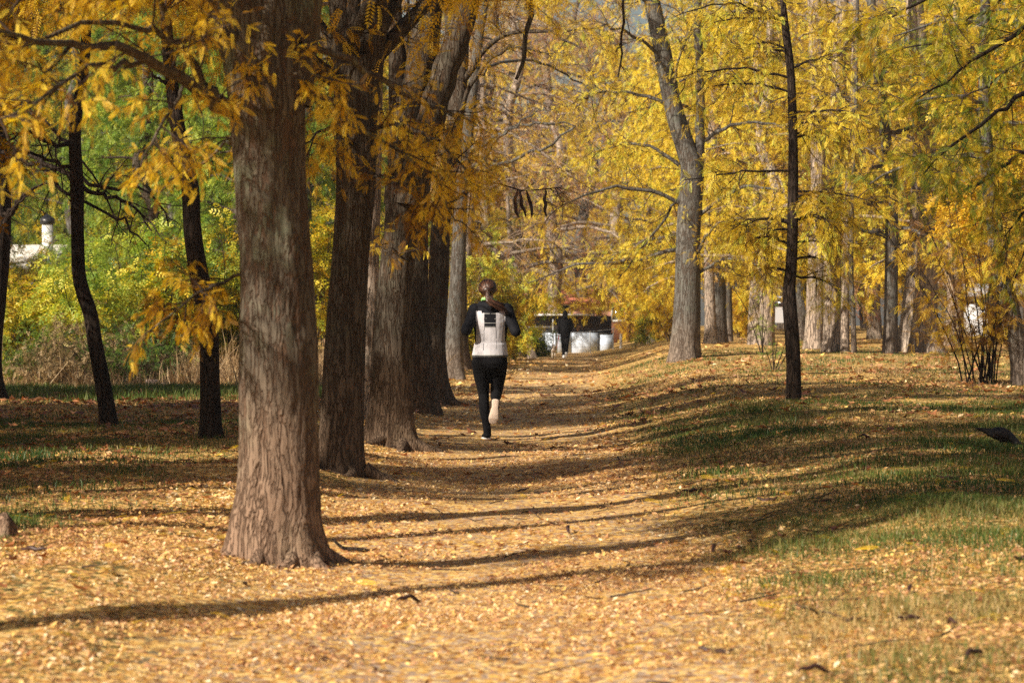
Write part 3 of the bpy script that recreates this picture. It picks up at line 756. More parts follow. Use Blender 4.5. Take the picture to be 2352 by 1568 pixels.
px_trunk(T, [(483, 1018), (483, 960), (482, 857), (480, 756), (470, 690), (457, 629), (446, 560), (440, 500), (437, 437), (424, 370), (410, 302), (396, 201), (385, 100), (380, 0), (378, -150)], dC, [56, 47, 45, 43, 45, 44, 42, 40, 40, 37, 34, 30, 28, 26, 20], sides=40, step=.045, flare=.25, rough=.05, seed=12, fh=.12)
T.limb(pxt([(396, 200), (370, 185, dC-.3), (345, 170, dC-.6)], dC), .02, .006, **{**BB, 'n1': 3, 'l1': .3})
auto_limbs(T, T.P, T.R, 8, 4.3, T.P[-1, 2], (1.6, 1.0), T.g, **MID)
T.done()

# ---- trees of the right bank
bx, by, bz = ghit(1573, 826); dD = by
T = Tree('big_tree', 'tall grey forked tree on the right bank with flared foot', (bx, by, bz), 'bark_grey', 'yellow', seed=13)
px_trunk(T, [(1572, 838), (1574, 790), (1578, 720), (1580, 620), (1582, 520), (1588, 430), (1588, 380), (1572, 330), (1545, 240), (1522, 120), (1497, 0), (1470, -140)], dD, [74, 66, 62, 58, 56, 56, 52, 46, 42, 40, 36, 30], sides=56, step=.06, flare=.3, lobes=6, rough=.04, seed=13)
T.limb(pxt([(1597, 440), (1606, 340), (1609, 250), (1605, 120), (1602, 0), (1606, -150)], dD), .11, .07, sides=16, K=20, **{**MID, 't0': .5})
for i, (pts, r) in enumerate([
    ([(1585, 560), (1500, 590), (1400, 600), (1300, 615), (1215, 650)], .05), ([(1570, 470), (1500, 440), (1400, 430), (1320, 460), (1250, 500)], .05),
    ([(1590, 640), (1650, 600), (1720, 600), (1780, 640)], .04), ([(1600, 500), (1680, 440), (1760, 430), (1850, 470)], .05),
    ([(1560, 380), (1500, 340), (1440, 330), (1370, 350)], .045), ([(1550, 250), (1480, 220), (1400, 210), (1330, 230)], .045),
    ([(1608, 330), (1680, 290), (1760, 280), (1850, 320)], .045), ([(1606, 200), (1680, 150), (1760, 130), (1850, 160)], .04),
    ([(1525, 130), (1450, 80), (1380, 60), (1300, 70)], .04), ([(1603, 80), (1680, 30), (1760, 0), (1850, 10)], .04),
    ([(1575, 420), (1530, 500), (1480, 560), (1420, 640)], .035), ([(1500, 10), (1420, -30), (1340, -40), (1260, -20)], .04),
    ([(1590, 600), (1640, 520), (1700, 500), (1750, 540)], .04), ([(1540, 220), (1560, 140), (1590, 60), (1650, -20)], .035)]):
    zz = T.g.uniform(-2.2, 1.6)
    P = pxt([(p[0], p[1], dD+zz*k/3) for k, p in enumerate(pts)], dD)
    T.limb(P, r, .010, K=14, sides=7, **{**MID, 'n1': 16, 'l1': 1.1, 'n2': 9, 'nf': 6, 'fs': .12, 'hue': .55, 'hv': .27, 'r1': .012})
T.done()

bx, by, bz = ghit(1822, 918); dE = by
T = Tree('slim_tree', 'slender dark young tree standing alone on the right bank', (bx, by, bz), 'bark_dark', 'yellow', seed=15)
px_trunk(T, [(1822, 928), (1823, 850), (1820, 780), (1814, 700), (1813, 660), (1818, 600), (1821, 500), (1822, 400), (1821, 302), (1816, 168), (1806, 80), (1798, 0), (1790, -120)], dE, [38, 33, 33, 32, 29, 26, 25, 23, 21, 19, 18, 13, 9], sides=32, step=.05, flare=.25, rough=.05, seed=15, fh=.1)
for i in range(26):
    py = T.g.uniform(-60, 600) if i > 5 else T.g.uniform(380, 640)
    s = 1 if i % 2 else -1
    l = T.g.uniform(110, 270)*(.6 if py > 450 else 1)
    x0 = float(np.interp(py, [-120, 0, 168, 302, 500, 600, 660], [1790, 1798, 1816, 1821, 1821, 1818, 1813]))
    dz = T.g.uniform(-1.1, 1.1)
    up = T.g.uniform(-.05, .5)
    T.limb(pxt([(x0, py, dE), (x0+s*l*.35, py-l*.35*up, dE+dz*.3), (x0+s*l*.7, py-l*.45*up+6, dE+dz*.7), (x0+s*l, py-l*.35*up+22, dE+dz)], dE), .016, .004, sides=6, K=10, **{**MID, 'n1': 9, 'l1': .55, 'n2': 6, 'l2': .3, 'nf': 5, 'lod': 1, 'fs': .11, 'hue': .55, 'hv': .25, 'r1': .008})
T.done()

def trunk_tree(name, label, pts, ws, bark, leaf, seed, group=None, limbs=8, zl=(3, 9), L=(2.5, 1.5), dd=0, kw=None, **k):
    bx, by, bz = ghit(pts[0][0], pts[0][1]); by += dd; bz = float(terrain((pts[0][0]-CX)/FOC*by, by)) if dd else bz
    T = Tree(name, label, ((pts[0][0]-CX)/FOC*by, by, bz), bark, leaf, group, seed=seed)
    px_trunk(T, pts, by, ws, seed=seed, **{**dict(sides=32, step=.1, rough=.05, flare=.3), **k})
    if limbs: auto_limbs(T, T.P, T.R, limbs, zl[0], min(zl[1], T.P[-1, 2]), L, T.g, **{**MID, 'fs': .135, 'nf': 8, 'r1': .011, 'hv': .25, **(kw or {})})
    T.done(); return T

GR = 'pale trunks grouped on the right bank'
trunk_tree('big_tree', 'bright sunlit pale trunk, left one of the close pair on the right bank', [(1870, 802), (1872, 740), (1874, 650), (1878, 540), (1880, 400), (1878, 200), (1870, 0), (1865, -100)], [50, 44, 42, 38, 36, 34, 30, 26], 'bark_pale', 'yellow', 31, GR, limbs=9, zl=(3, 8), L=(2.6, 1.6))
trunk_tree('big_tree', 'pale sunlit trunk with a dark shadow band, right one of the close pair', [(1913, 808), (1913, 740), (1912, 650), (1912, 540), (1915, 400), (1925, 200), (1935, 0), (1940, -100)], [46, 42, 40, 38, 36, 32, 28, 24], 'bark_pale', 'yellow', 32, GR, limbs=9, zl=(3.2, 8), L=(2.6, 1.6))
trunk_tree('slim_tree', 'narrow pale stem touching the right side of the close pair of trunks', [(1941, 810), (1941, 740), (1942, 650), (1944, 540), (1950, 400), (1960, 200), (1965, 0)], [21, 19, 18, 17, 16, 14, 12], 'bark_pale', 'yellow', 33, GR, limbs=5, zl=(4, 8), L=(2, 1.2), flare=.15, sides=20)
trunk_tree('slim_tree', 'thinnest brown pole-like trunk right of the pale pair', [(1962, 811), (1960, 740), (1957, 680), (1955, 600), (1958, 450), (1965, 250), (1970, 0)], [13, 12, 12, 11, 10, 9, 8], 'bark_grey', 'yellow', 34, GR, limbs=5, zl=(3.5, 8), L=(1.6, 1.0), flare=.15, sides=16)
trunk_tree('big_tree', 'pale trunk standing between the grey forked tree and the slender dark one', [(1741, 799), (1740, 740), (1742, 650), (1745, 540), (1748, 400), (1745, 200), (1740, 0)], [48, 42, 38, 36, 32, 28, 24], 'bark_pale', 'yellow', 35, GR, limbs=10, zl=(2.9, 8), L=(2.6, 1.6), dd=6)
trunk_tree('slim_tree', 'pale trunk just right of the grey forked tree', [(1633, 802), (1632, 740), (1630, 650), (1628, 540), (1632, 400), (1640, 200)], [30, 26, 24, 22, 20, 16], 'bark_pale', 'yellow', 36, GR, limbs=8, zl=(3, 9), L=(3, 1.6), dd=14)
trunk_tree('slim_tree', 'short broken grey trunk in the gap behind the right bank', [(1674, 800), (1674, 760), (1673, 700), (1670, 600), (1668, 500)], [20, 18, 17, 16, 12], 'bark_grey', 'yellow', 37, GR, limbs=5, zl=(3, 9), L=(2, 1.6), dd=18)
trunk_tree('slim_tree', 'dark leaning trunk in shade behind the pale trunks', [(1992, 770), (1985, 720), (1976, 650), (1970, 560), (1966, 400), (1960, 200)], [26, 22, 20, 18, 16, 14], 'bark_dark', 'yellow', 38, GR, limbs=6, zl=(4, 9), L=(2.5, 1.6), dd=22)
trunk_tree('slim_tree', 'straight dark grey trunk right of the pale group, leafy above', [(2044, 811), (2046, 740), (2047, 640), (2048, 520), (2046, 420), (2035, 320), (2018, 200), (2005, 60), (1995, -100)], [36, 32, 31, 30, 28, 26, 24, 22, 18], 'bark_grey', 'yellow', 39, GR, limbs=10, zl=(2.6, 7.5), L=(2.2, 1.4))
trunk_tree('big_tree', 'very broad brown trunk in shade at the top of the right bank', [(2112, 806), (2112, 750), (2114, 680), (2118, 600), (2122, 450), (2122, 300), (2112, 150), (2100, 0)], [104, 86, 76, 68, 58, 52, 46, 40], 'bark_pale', 'lime', 40, GR, limbs=12, zl=(3, 8), L=(2.6, 1.6), flare=.35, sides=48)
trunk_tree('slim_tree', 'leaning brown trunk at the right edge behind the leafy bush', [(2350, 882), (2344, 830), (2330, 756), (2315, 690), (2301, 639), (2290, 570), (2283, 510), (2270, 400), (2262, 250), (2262, 80), (2265, -100)], [52, 46, 44, 43, 41, 39, 37, 33, 28, 24, 18], 'bark_grey', 'lime', 41, None, limbs=12, zl=(3.0, 6.6), L=(1.9, 1.2), kw={'hue': .45}, step=.06)
trunk_tree('slim_tree', 'pale forked trunk rising behind the jogger\'s head', [(1122, 815), (1124, 740), (1122, 650), (1119, 560), (1112, 450), (1108, 300), (1106, 150), (1104, 0)], [30, 26, 26, 24, 22, 20, 18, 16], 'bark_pale', 'tan', 42, None, limbs=9, zl=(3.2, 10), L=(3, 1.6), kw={'nf': 3})
trunk_tree('slim_tree', 'small pale leaning trunk between the jogger and the distant walker', [(1225, 823), (1214, 780), (1200, 730), (1190, 690), (1178, 640), (1172, 560), (1165, 450)], [20, 16, 14, 13, 12, 10, 8], 'bark_pale', 'lime', 43, None, limbs=7, zl=(2.6, 6.5), L=(1.3, 1.0), kw={'n1': 8, 'l1': .7, 'hue': .6})

# ---- tree standing outside the right edge whose boughs hang into the picture
bx, by = 5.35, 26.0; bz = float(terrain(bx, by))
T = Tree('slim_tree', 'green and yellow boughs hanging in from the tree past the right edge', (bx, by, bz), 'bark_dark', 'lime', seed=16)
T.trunk([(bx, by, bz-.1), (bx+.05, by, 1.2), (bx-.02, by+.1, 2.5), (bx+.05, by, 4), (bx, by, 6), (bx+.1, by, 8)], [.15, .13, .12, .11, .08, .04], sides=28, step=.1, rough=.05, seed=16)
RB = {**NEAR, 'n1': 16, 'l1': .75, 'n2': 7, 'l2': .3, 'nf': 6, 'fs': .115, 't0': .08, 'droop': .08, 'fdroop': .6}
for pts, hue in [
    ([(2500, -40, 26), (2400, 30, 25.5), (2300, 95, 25), (2200, 160, 24.6), (2110, 225, 24.2)], .45),
    ([(2500, 120, 26), (2400, 190, 25.2), (2300, 250, 24.6), (2200, 320, 24), (2120, 400, 23.6)], .30),
    ([(2500, 260, 26), (2420, 310, 25.6), (2330, 360, 25.2), (2250, 420, 25), (2170, 480, 24.8)], .35),
    ([(2500, 380, 26), (2430, 420, 25.8), (2370, 470, 25.6), (2310, 540, 25.4)], .3),
    ([(2500, -160, 26), (2350, -120, 25.4), (2230, -60, 25), (2120, 0, 24.6), (2000, 60, 24.2)], .5),
    ([(2500, -200, 26), (2400, -60, 27), (2280, 20, 28), (2160, 90, 28.6), (2050, 120, 29)], .35),
    ([(2500, 60, 26), (2400, 110, 27), (2300, 170, 28), (2200, 240, 28.6)], .25)]:
    T.limb(pxt(pts, 26), .03, .006, sides=8, K=14, **{**RB, 'hue': hue, 'hv': .22})
T.done()

# ---- leafy bush with many stems on the right
def stem_bush(label, px, py, n, hgt, spread, leaf, seed, lod=1, fs=.16, hue=.4, nf=5, n1=6, r=.014, group=None, dd=0, name='bush', l1=.5, tmin=.35, cat='bush'):
    bx, by, bz = ghit(px, py); 
    if dd: bx = (px-CX)/FOC*(by+dd); by += dd; bz = float(terrain(bx, by))
    T = Tree(name, label, (bx, by, bz), 'bark_dark', leaf, group, seed=seed, cat=cat)
    g = T.g
    P0 = np.array([bx, by, bz-.03])+np.stack([g.normal(0, spread*.10, n), g.normal(0, spread*.10, n), np.zeros(n)], 1)
    a = g.uniform(0, 6.28, n); o = g.uniform(.05, 1, n)*spread/hgt
    D = np.stack([np.cos(a)*o, np.sin(a)*o*.7, np.ones(n)], 1)
    S = grow(P0, D, hgt*g.uniform(.6, 1.1, n), 9, .03, .07, g)
    mb = MB(); tubes(mb, S, np.linspace(r, r*.35, 9)[None]*g.uniform(.7, 1.2, (n, 1)), 6)
    T.part('stems', mb, M['bark_dark'])
    foliate(T.crown, T.crown, S, g, n1, l1, 4, l1*.55, nf, lod, fs, 1, hue=hue, t0=tmin, r1=.006)
    T.done('foliage'); return T
stem_bush('many-stemmed bush with sparse ochre leaves fanning out at the right edge', 2255, 880, 20, 3.1, 1.3, 'yellow', 51, hue=.28, n1=6, l1=.55, nf=6, r=.014, tmin=.22)
stem_bush('low weedy sapling with green leaves left of the slender dark tree', 1752, 815, 4, 1.7, .4, 'green', 52, nf=3, n1=3, l1=.2, fs=.12, hue=.55, tmin=.3)
stem_bush('small dark leaved weed at the foot of the right bank', 1775, 850, 5, .7, .4, 'green', 53, nf=2, n1=3, l1=.15, fs=.10, hue=.4, tmin=.3)

# ------------------------------------------------------------------ trees built once and repeated
VAR = {}
def make_variant(key, x, y, label, group, rz, s):
    spec = dict(
        yellow_a=('yellow', 12, 22, 1.9, (3.6, 1.6), 9, 1.5, 6, .7, 8, .56, 'bark_pale', .25),
        yellow_b=('yellow', 13, 20, 2.6, (4.0, 1.8), 9, 1.6, 6, .7, 7, .62, 'bark_grey', .25),
        gold=('gold', 12, 20, 2.2, (3.8, 1.8), 9, 1.5, 6, .7, 7, .6, 'bark', .25),
        tan=('tan', 12, 22, 2.0, (3.8, 1.8), 11, 1.7, 9, .8, 3, .5, 'bark_pale', .7),
        green_a=('green', 11, 24, 1.0, (3.2, 1.5), 9, 1.3, 7, .6, 9, .5, 'bark', .0),
        green_b=('lime', 11, 22, .8, (3.2, 1.5), 9, 1.3, 6, .6, 9, .35, 'bark_grey', .0),
        slender=('gold', 13, 12, 7.5, (2.2, 1.5), 7, 1.1, 5, .6, 6, .5, 'bark', .3),
        casting=('gold', 11, 20, 3.2, (3.4, 1.6), 9, 1.2, 7, .6, 9, .5, 'bark', .2))[key]
    leaf, H, nl, z0, L, n1, l1, n2, l2, nf, hue, bark, clump = spec
    nf = int(nf*1.5 if key == 'casting' else nf*2)
    g = np.random.default_rng(sum(map(ord, key)))
    name = 'tree'
    root = empty(name, (0, 0, 0), label, 'tree', group)
    rad = .17 if key == 'slender' else .24
    k = 9
    P = np.array([[g.normal(0, .14)*i/3, g.normal(0, .14)*i/3, -.15+(H+.15)*i/(k-1)] for i in range(k)])
    R = np.linspace(1, .2, k)**(.5 if key == 'slender' else .8)*rad
    mb = MB(); Pt, Rt = trunk(mb, P, R, sides=20, step=.25, rough=.06, seed=len(key), flare=.35)
    cr = MB()
    for i in range(nl):
        z = z0+(H*.94-z0)*((i+.5)/nl)**1.1
        j = int(np.clip(np.searchsorted(Pt[:, 2], z), 1, len(Pt)-2))
        az = i*2.4+g.uniform(-.4, .4); l = (L[0]+(L[1]-L[0])*i/nl)*g.uniform(.8, 1.2)
        d = np.array([[math.cos(az), math.sin(az), g.uniform(.1, .6)]])
        Q = grow(Pt[j][None]-.3*Rt[j]*d, d, l, 9, .10, .13, g)
        r0 = min(Rt[j]*.5, .02*l)
        tubes(mb, Q, np.linspace(r0, r0*.2, 9)[None], 6)
        foliate(cr, cr, Q, g, n1, l1, n2, l2, nf, 2, .28 if key == 'casting' else .165, 1, hue=hue, hv=.2, t0=.12, r1=.012, clump=clump)
    a = mb.build('trunk', M[bark], root, True)
    b = cr.build('crown', [M['twig_pale' if key == 'tan' else 'twig'], M[leaf]], root, False)
    VAR[key] = (root, [a, b])
    root.location = (x, y, float(terrain(x, y))); root.rotation_euler = (0, 0, rz); root.scale = (s, s, s)

def place(key, x, y, label, group, s=1.0, rz=None, dz=0):
    rz = random.uniform(0, 6.28) if rz is None else rz
    if key not in VAR: make_variant(key, x, y, label, group, rz, s)
    else:
        r, ch = VAR[key]; copy_tree(r, ch, (x, y, float(terrain(x, y))+dz), rz, s, label, group)

GF = 'yellow trees of the wood behind the path'
LF = 'yellow autumn tree of the distant wood, one among many alike'
for i, (px, d, key, s) in enumerate([
    (1640, 92, 'yellow_a', 1.0), (1340, 150, 'yellow_b', 1.5), (1190, 118, 'tan', 1.35), (1060, 96, 'tan', 1.2), (1500, 118, 'yellow_a', 1.15), (1280, 138, 'tan', 1.6), (1400, 150, 'tan', 1.7), (1120, 122, 'yellow_b', 1.4), (1230, 165, 'yellow_b', 1.6),
    (1650, 84, 'yellow_b', 1.0), (1760, 78, 'yellow_a', .95), (1840, 92, 'yellow_b', 1.0), (1930, 80, 'tan', 1.0), (2010, 96, 'yellow_a', 1.0), (2090, 84, 'yellow_b', 1.0),
    (2190, 78, 'yellow_a', 1.0), (2290, 90, 'gold', 1.0), (2370, 74, 'gold', .95), (1580, 112, 'yellow_a', 1.1), (1700, 118, 'gold', 1.1), (1800, 125, 'yellow_b', 1.1),
    (1900, 120, 'yellow_a', 1.15), (2000, 128, 'tan', 1.1), (2120, 118, 'yellow_b', 1.1), (2230, 125, 'gold', 1.1), (2340, 120, 'yellow_a', 1.1), (2440, 100, 'yellow_b', 1.0),
    (980, 120, 'yellow_b', 1.1), (900, 105, 'gold', 1.0), (820, 98, 'yellow_a', 1.0), (740, 110, 'yellow_b', 1.1), (1140, 160, 'yellow_a', 1.2), (1000, 165, 'tan', 1.2),
    (1240, 185, 'yellow_a', 1.3), (1400, 180, 'tan', 1.3), (1480, 165, 'yellow_b', 1.25), (1560, 180, 'gold', 1.3), (1650, 170, 'yellow_a', 1.3), (1760, 178, 'yellow_b', 1.3),
    (1880, 172, 'gold', 1.3), (2000, 180, 'yellow_a', 1.3), (2120, 172, 'tan', 1.3), (2250, 178, 'yellow_b', 1.3), (2380, 170, 'yellow_a', 1.3), (2520, 150, 'gold', 1.2)]):
    x = (px-CX)/FOC*d
    place(key, x, d, LF if i else 'yellow autumn tree of the distant wood, one among many alike', GF, s)
GG = 'green trees behind the left lawn'
for i, (px, d, key, s) in enumerate([
    (-150, 80, 'green_a', .9), (60, 118, 'green_a', 1.5), (345, 72, 'green_a', .8), (420, 75, 'green_b', .95), (560, 70, 'green_a', .9), (700, 76, 'green_b', .95), (780, 84, 'green_b', 1.0), (340, 88, 'green_a', 1.1),
    (180, 104, 'green_b', 1.2), (20, 108, 'green_a', 1.2), (500, 100, 'green_b', 1.2), (640, 104, 'green_a', 1.2), (-300, 90, 'green_b', 1.0), (320, 125, 'yellow_b', 1.3), (100, 135, 'green_a', 1.4), (480, 135, 'green_a', 1.4), (700, 140, 'yellow_a', 1.3), (-80, 130, 'green_b', 1.4),(220,150,'green_b',1.5),(600,160,'green_b',1.5)]):
    place(key, (px-CX)/FOC*d, d, 'leafy green tree in the band behind the left lawn, one among many alike', GG, s)
T = Tree('slim_tree', 'leaning slim park tree just outside the left edge, casting the long front shadow', (-4.8, 8.2, 0), 'bark_dark', 'gold', seed=70)
PA, PB, PC = [np.array(ghit(*q))+SUNV*t for q, t in (((5, 1437), 4.4), ((850, 1368), 6.4), ((1600, 1292), 8.8))]
T.trunk([(-4.79, 8.15, -.15), tuple(PA*.5+np.array([-4.79, 8.15, -.15])*.5), tuple(PA), tuple(PB), tuple(PC), tuple(PC+(PC-PB)*1.2), tuple(PC+(PC-PB)*2.4)], [.13, .115, .11, .10, .095, .085, .06], sides=20, step=.15, rough=.05, seed=3)
PT = PC+(PC-PB)*2.4
T.limb([PT, PT+np.array([.1, .3, 1.0]), PT+np.array([0, .8, 2.2])], .06, .02, **{**MID, 'n1': 16, 'l1': 1.6})
T.done()
place('green_b', (15-CX)/FOC*91, 91, 'small yellow green tree partly covering the white house at the left', 'green trees behind the left lawn', .30)
place('green_a', (110-CX)/FOC*90, 90, 'small green tree partly covering the foot of the white chimney', 'green trees behind the left lawn', .27)
# trees outside the picture whose trunks and crowns shade the ground
GS = 'park trees standing just outside the picture'
LS = 'bare-stemmed park tree with golden crown beyond the edge of the picture'
for x, y, key, s in [(-4.9, 13.4, 'slender', .7), (-5.6, 14.3, 'slender', 1.0), (-4.5, 15.4, 'slender', .8), (-5.6, 16.2, 'slender', .9),
                     (-9.8, 15.8, 'casting', .9), (-14, 27, 'casting', 1.1), (-5.2, 17.6, 'slender', .7), (-5.6, 20.4, 'slender', .7), (-6.3, 19.3, 'slender', .8), (-6.6, 21.5, 'slender', .9), (-7.4, 24.5, 'slender', .8), (-6.8, 27, 'slender', .9), (-14, 19.5, 'casting', 1.0), (-8.0, 30.5, 'casting', 1.0), (-12.5, 31, 'casting', 1.1), (-10.5, 37, 'casting', 1.0),
                     (-15, 42, 'casting', 1.1), (-18, 18, 'casting', 1.2), (-19, 28, 'casting', 1.2), (-11.5, 47, 'casting', .9), (7.5, 17, 'casting', 1.0), (9.5, 27, 'casting', 1.0), (9.5, 44, 'casting', .9)]:
    place(key, x, y, LS, GS, s)

# ------------------------------------------------------------------ shrubs and undergrowth at the left
GU = 'shrubs of the undergrowth behind the left lawn'
for i, (px, d, h, sp, leaf, hue, dens) in enumerate([
    (40, 58, 1.7, 1.3, 'lime', .55, 10), (120, 61, 1.6, 1.4, 'lime', .5, 10), (225, 58, 2.2, 1.3, 'green', .75, 10), (300, 60, 2.9, 1.3, 'green', .55, 10),
    (375, 59, 2.7, 1.3, 'lime', .35, 10), (440, 62, 2.9, 1.3, 'green', .6, 10), (520, 60, 2.8, 1.2, 'lime', .4, 10), (740, 66, 3.2, 1.3, 'lime', .5, 9), (1100, 84, 2.4, 1.2, 'lime', .45, 9), (1150, 88, 2.9, 1.1, 'lime', .6, 9), (1175, 92, 3.6, 1.2, 'green', .9, 9)]):
    lab = ['yellow green shrub beside the trunk at the left edge', 'yellowish shrub below the white house', 'green shrub between the two slim dark trees', 'tall green shrub right of the crooked dark tree',
           'yellow green shrub left of the straight dark trunk', 'green feathery shrub behind the straight dark trunk', 'shrub with ochre tips beside the thickest trunk', 'shrub seen between the thickest trunk and the second',
           'low yellow shrub left of the jogger\'s arm', 'yellow green shrub behind the jogger', 'pale green feathery young tree right of the jogger\'s head'][i]
    T = stem_bush(lab, px, 880, 9, h, sp, leaf, 200+i, lod=2, fs=.24, hue=hue, nf=7, n1=dens, l1=.7, r=.02, dd=d-ghit(px, 880)[1], name='shrub', cat='shrub', tmin=.12, group=GU if i < 7 else None)
for i, (px, d, h, lab, leaf) in enumerate([(20, 80, 2.7, 'yellow green shrub before the wall of the white house', 'lime'), (120, 86, 2.2, 'shrub below the white chimney', 'green'), (1480, 116, 2.2, 'yellow green shrub just right of the kiosk', 'lime'), (1545, 108, 2.5, 'yellow shrub hiding the foot of the distant wood right of the kiosk', 'yellow'),
                                     (1215, 112, 1.2, 'dark leafy shrub at the left end of the kiosk', 'green'), (1700, 100, 1.6, 'low yellow shrub behind the pale trunks', 'yellow'), (1450, 138, 3.2, 'tall shrub before the right half of the salmon building', 'yellow'), (1365, 140, 3.4, 'tall yellow shrub before the middle of the salmon building', 'yellow')]):
    stem_bush(lab, px, 805, 9, h, 1.1 if px > 200 else 1.6, leaf, 260+i, lod=2, fs=.2, hue=.5, nf=8, n1=9, l1=.6, r=.02, dd=d-ghit(px, 805)[1], name='shrub', cat='shrub', tmin=.08)
for i, (px, d, h, lab) in enumerate([(60, 55, 1.3, 'dark low bramble beside the left edge trunk'), (150, 54, 1.2, 'brownish thicket left of the crooked dark tree'), (210, 56, 1.5, 'tangled brown thicket behind the crooked dark tree'),
                           (300, 54.5, 1.5, 'dark green bramble right of the crooked dark tree'), (350, 55.5, 1.1, 'low brown bramble before the dry grass')]):
    stem_bush(lab, px, 880, 26, h, 1.6, 'green' if i in (0, 3) else 'straw', 230+i, lod=2, fs=.11, hue=.2 if i in (0, 3) else .35, nf=3, n1=8, l1=.35, r=.006, dd=d-ghit(px, 880)[1], name='shrub', cat='bramble', tmin=.05, group='brambles and thickets in the undergrowth')

# ------------------------------------------------------------------ fused body surfaces
def ring_loft(rings, sides=20):
    """rings: (centre, axis-u, axis-v) closed loft; returns V,F"""
    V = []; th = np.arange(sides)*2*math.pi/sides
    for c, u, v in rings:
        V.append(np.asarray(c)[None]+np.cos(th)[:, None]*np.asarray(u)[None]+np.sin(th)[:, None]*np.asarray(v)[None])
    K = len(rings)
    F = []
    for k in range(K-1):
        for i in range(sides):
            j = (i+1) % sides
            F.append((k*sides+i, k*sides+j, (k+1)*sides+j, (k+1)*sides+i))
    V = np.concatenate(V)
    return V, F, [tuple(range(sides-1, -1, -1)), tuple(range((K-1)*sides, K*sides))]

class Blob:
    def __init__(s): s.V = []; s.F = []; s.n = 0
    def _put(s, V, F):
        s.V.extend([tuple(map(float, v)) for v in V]); s.F.extend([tuple(i+s.n for i in f) for f in F]); s.n = len(s.V)
    def cap(s, pts, rad, fl=1.0, flax=(0, 1, 0), sides=16):
        """limb through points with a radius each and rounded ends; fl squashes along flax"""
        pts = [np.array(p, float) for p in pts]; rings = []
        n = len(pts); fx = norm(np.array(flax, float))
        T = [norm(pts[min(i+1, n-1)]-pts[max(i-1, 0)]) for i in range(n)]
        def fr(t):
            v = fx-np.dot(fx, t)*t
            if np.linalg.norm(v) < .2: v = np.cross(t, [1, 0, 0.3])
            v = norm(v); u = np.cross(v, t); return u, v
        for a in (80, 55, 25):
            u, v = fr(T[0]); r = rad[0]*math.cos(math.radians(a)); rings.append((pts[0]-T[0]*rad[0]*math.sin(math.radians(a))*min(1, fl+.2), u*r, v*r*fl))
        for p, t, r in zip(pts, T, rad):
            u, v = fr(t); rings.append((p, u*r, v*r*fl))
        for a in (25, 55, 80):
            u, v = fr(T[-1]); r = rad[-1]*math.cos(math.radians(a)); rings.append((pts[-1]+T[-1]*rad[-1]*math.sin(math.radians(a))*min(1, fl+.2), u*r, v*r*fl))
        V, F, C = ring_loft(rings, sides); s._put(V, list(F)+C)
    def stack(s, rings, sides=24):
        """rings (x,y,z,rx,ry) stacked"""
        V, F, C = ring_loft([((x, y, z), (rx, 0, 0), (0, ry, 0)) for x, y, z, rx, ry in rings], sides); s._put(V, list(F)+C)
    def ball(s, c, r, sides=16):
        c = np.array(c, float); rr = []
        for k in range(1, 10):
            a = -math.pi/2+math.pi*k/10
            rr.append((c[0], c[1], c[2]+r[2]*math.sin(a), r[0]*math.cos(a), r[1]*math.cos(a)))
        s.stack(rr, sides)
    def build(s, name, mats, parent, voxel=.007, smooth=5, assign=None):
        me = bpy.data.meshes.new(name+'_src'); me.from_pydata(s.V, [], s.F); me.update()
        import bmesh
        bm = bmesh.new(); bm.from_mesh(me); bmesh.ops.recalc_face_normals(bm, faces=bm.faces); bm.to_mesh(me); bm.free()
        ob = bpy.data.objects.new(name+'_src', me); col.objects.link(ob)
        r = ob.modifiers.new('r', 'REMESH'); r.mode = 'VOXEL'; r.voxel_size = voxel
        if smooth: sm = ob.modifiers.new('s', 'SMOOTH'); sm.iterations = smooth; sm.factor = .5
        dg = bpy.context.evaluated_depsgraph_get(); dg.update()
        m2 = bpy.data.meshes.new_from_object(ob.evaluated_get(dg)); m2.name = name
        bpy.data.objects.remove(ob); bpy.data.meshes.remove(me)
        m2.materials.clear()
        for m in (mats if isinstance(mats, (list, tuple)) else [mats]): m2.materials.append(m)
        for p in m2.polygons:
            p.use_smooth = True
            p.material_index = assign(p.center, p.normal) if assign else 0
        o = bpy.data.objects.new(name, m2); col.objects.link(o); o.parent = parent
        return o

C = {}
C['skin'] = plain('skin', (.50, .27, .18), .55, .4, 30, .06)
C['black'] = plain('black_fabric', (.005, .0048, .006), .9, .12, 90, .3, bump=.3)
C['navy'] = plain('dark_jacket_fabric', (.0045, .0048, .008), .8, .18, 30, .3, bump=.5)
C['grey'] = plain('light_grey_fabric', (.50, .485, .52), .8, .2, 9, .10, bump=1.0)
C['line'] = plain('white_piping', (.32, .32, .31), .5, .4)
C['green'] = plain('lime_collar', (.30, .62, .20), .6, .3)
C['hair'] = plain('brown_hair', (.030, .012, .007), .4, .5, 90, .5)
C['hair2'] = plain('brown_hair_light', (.12, .05, .026), .35, .6, 90, .5)
C['eye'] = plain('eye', (.04, .03, .03), .2, .5)
C['lip'] = plain('lip', (.42, .15, .13), .5, .4)
C['sole'] = plain('tan_sole', (.60, .47, .38), .8, .2, 120, .25, bump=.8)
C['white'] = plain('white_shoe', (.78, .76, .76), .6, .3, 30, .05)
C['red'] = plain('red_plastic', (.62, .03, .05), .4, .5)
C['dogbrown'] = plain('dog_brown', (.20, .09, .045), .85, .2, 60, .4)
C['dogwhite'] = plain('dog_white', (.68, .58, .48), .85, .2, 60, .12)
C['feather'] = plain('crow_feather', (.005, .005, .007), .5, .3, 40, .4)
C['feather2'] = plain('crow_wing_feather', (.010, .008, .010), .5, .3, 40, .4)

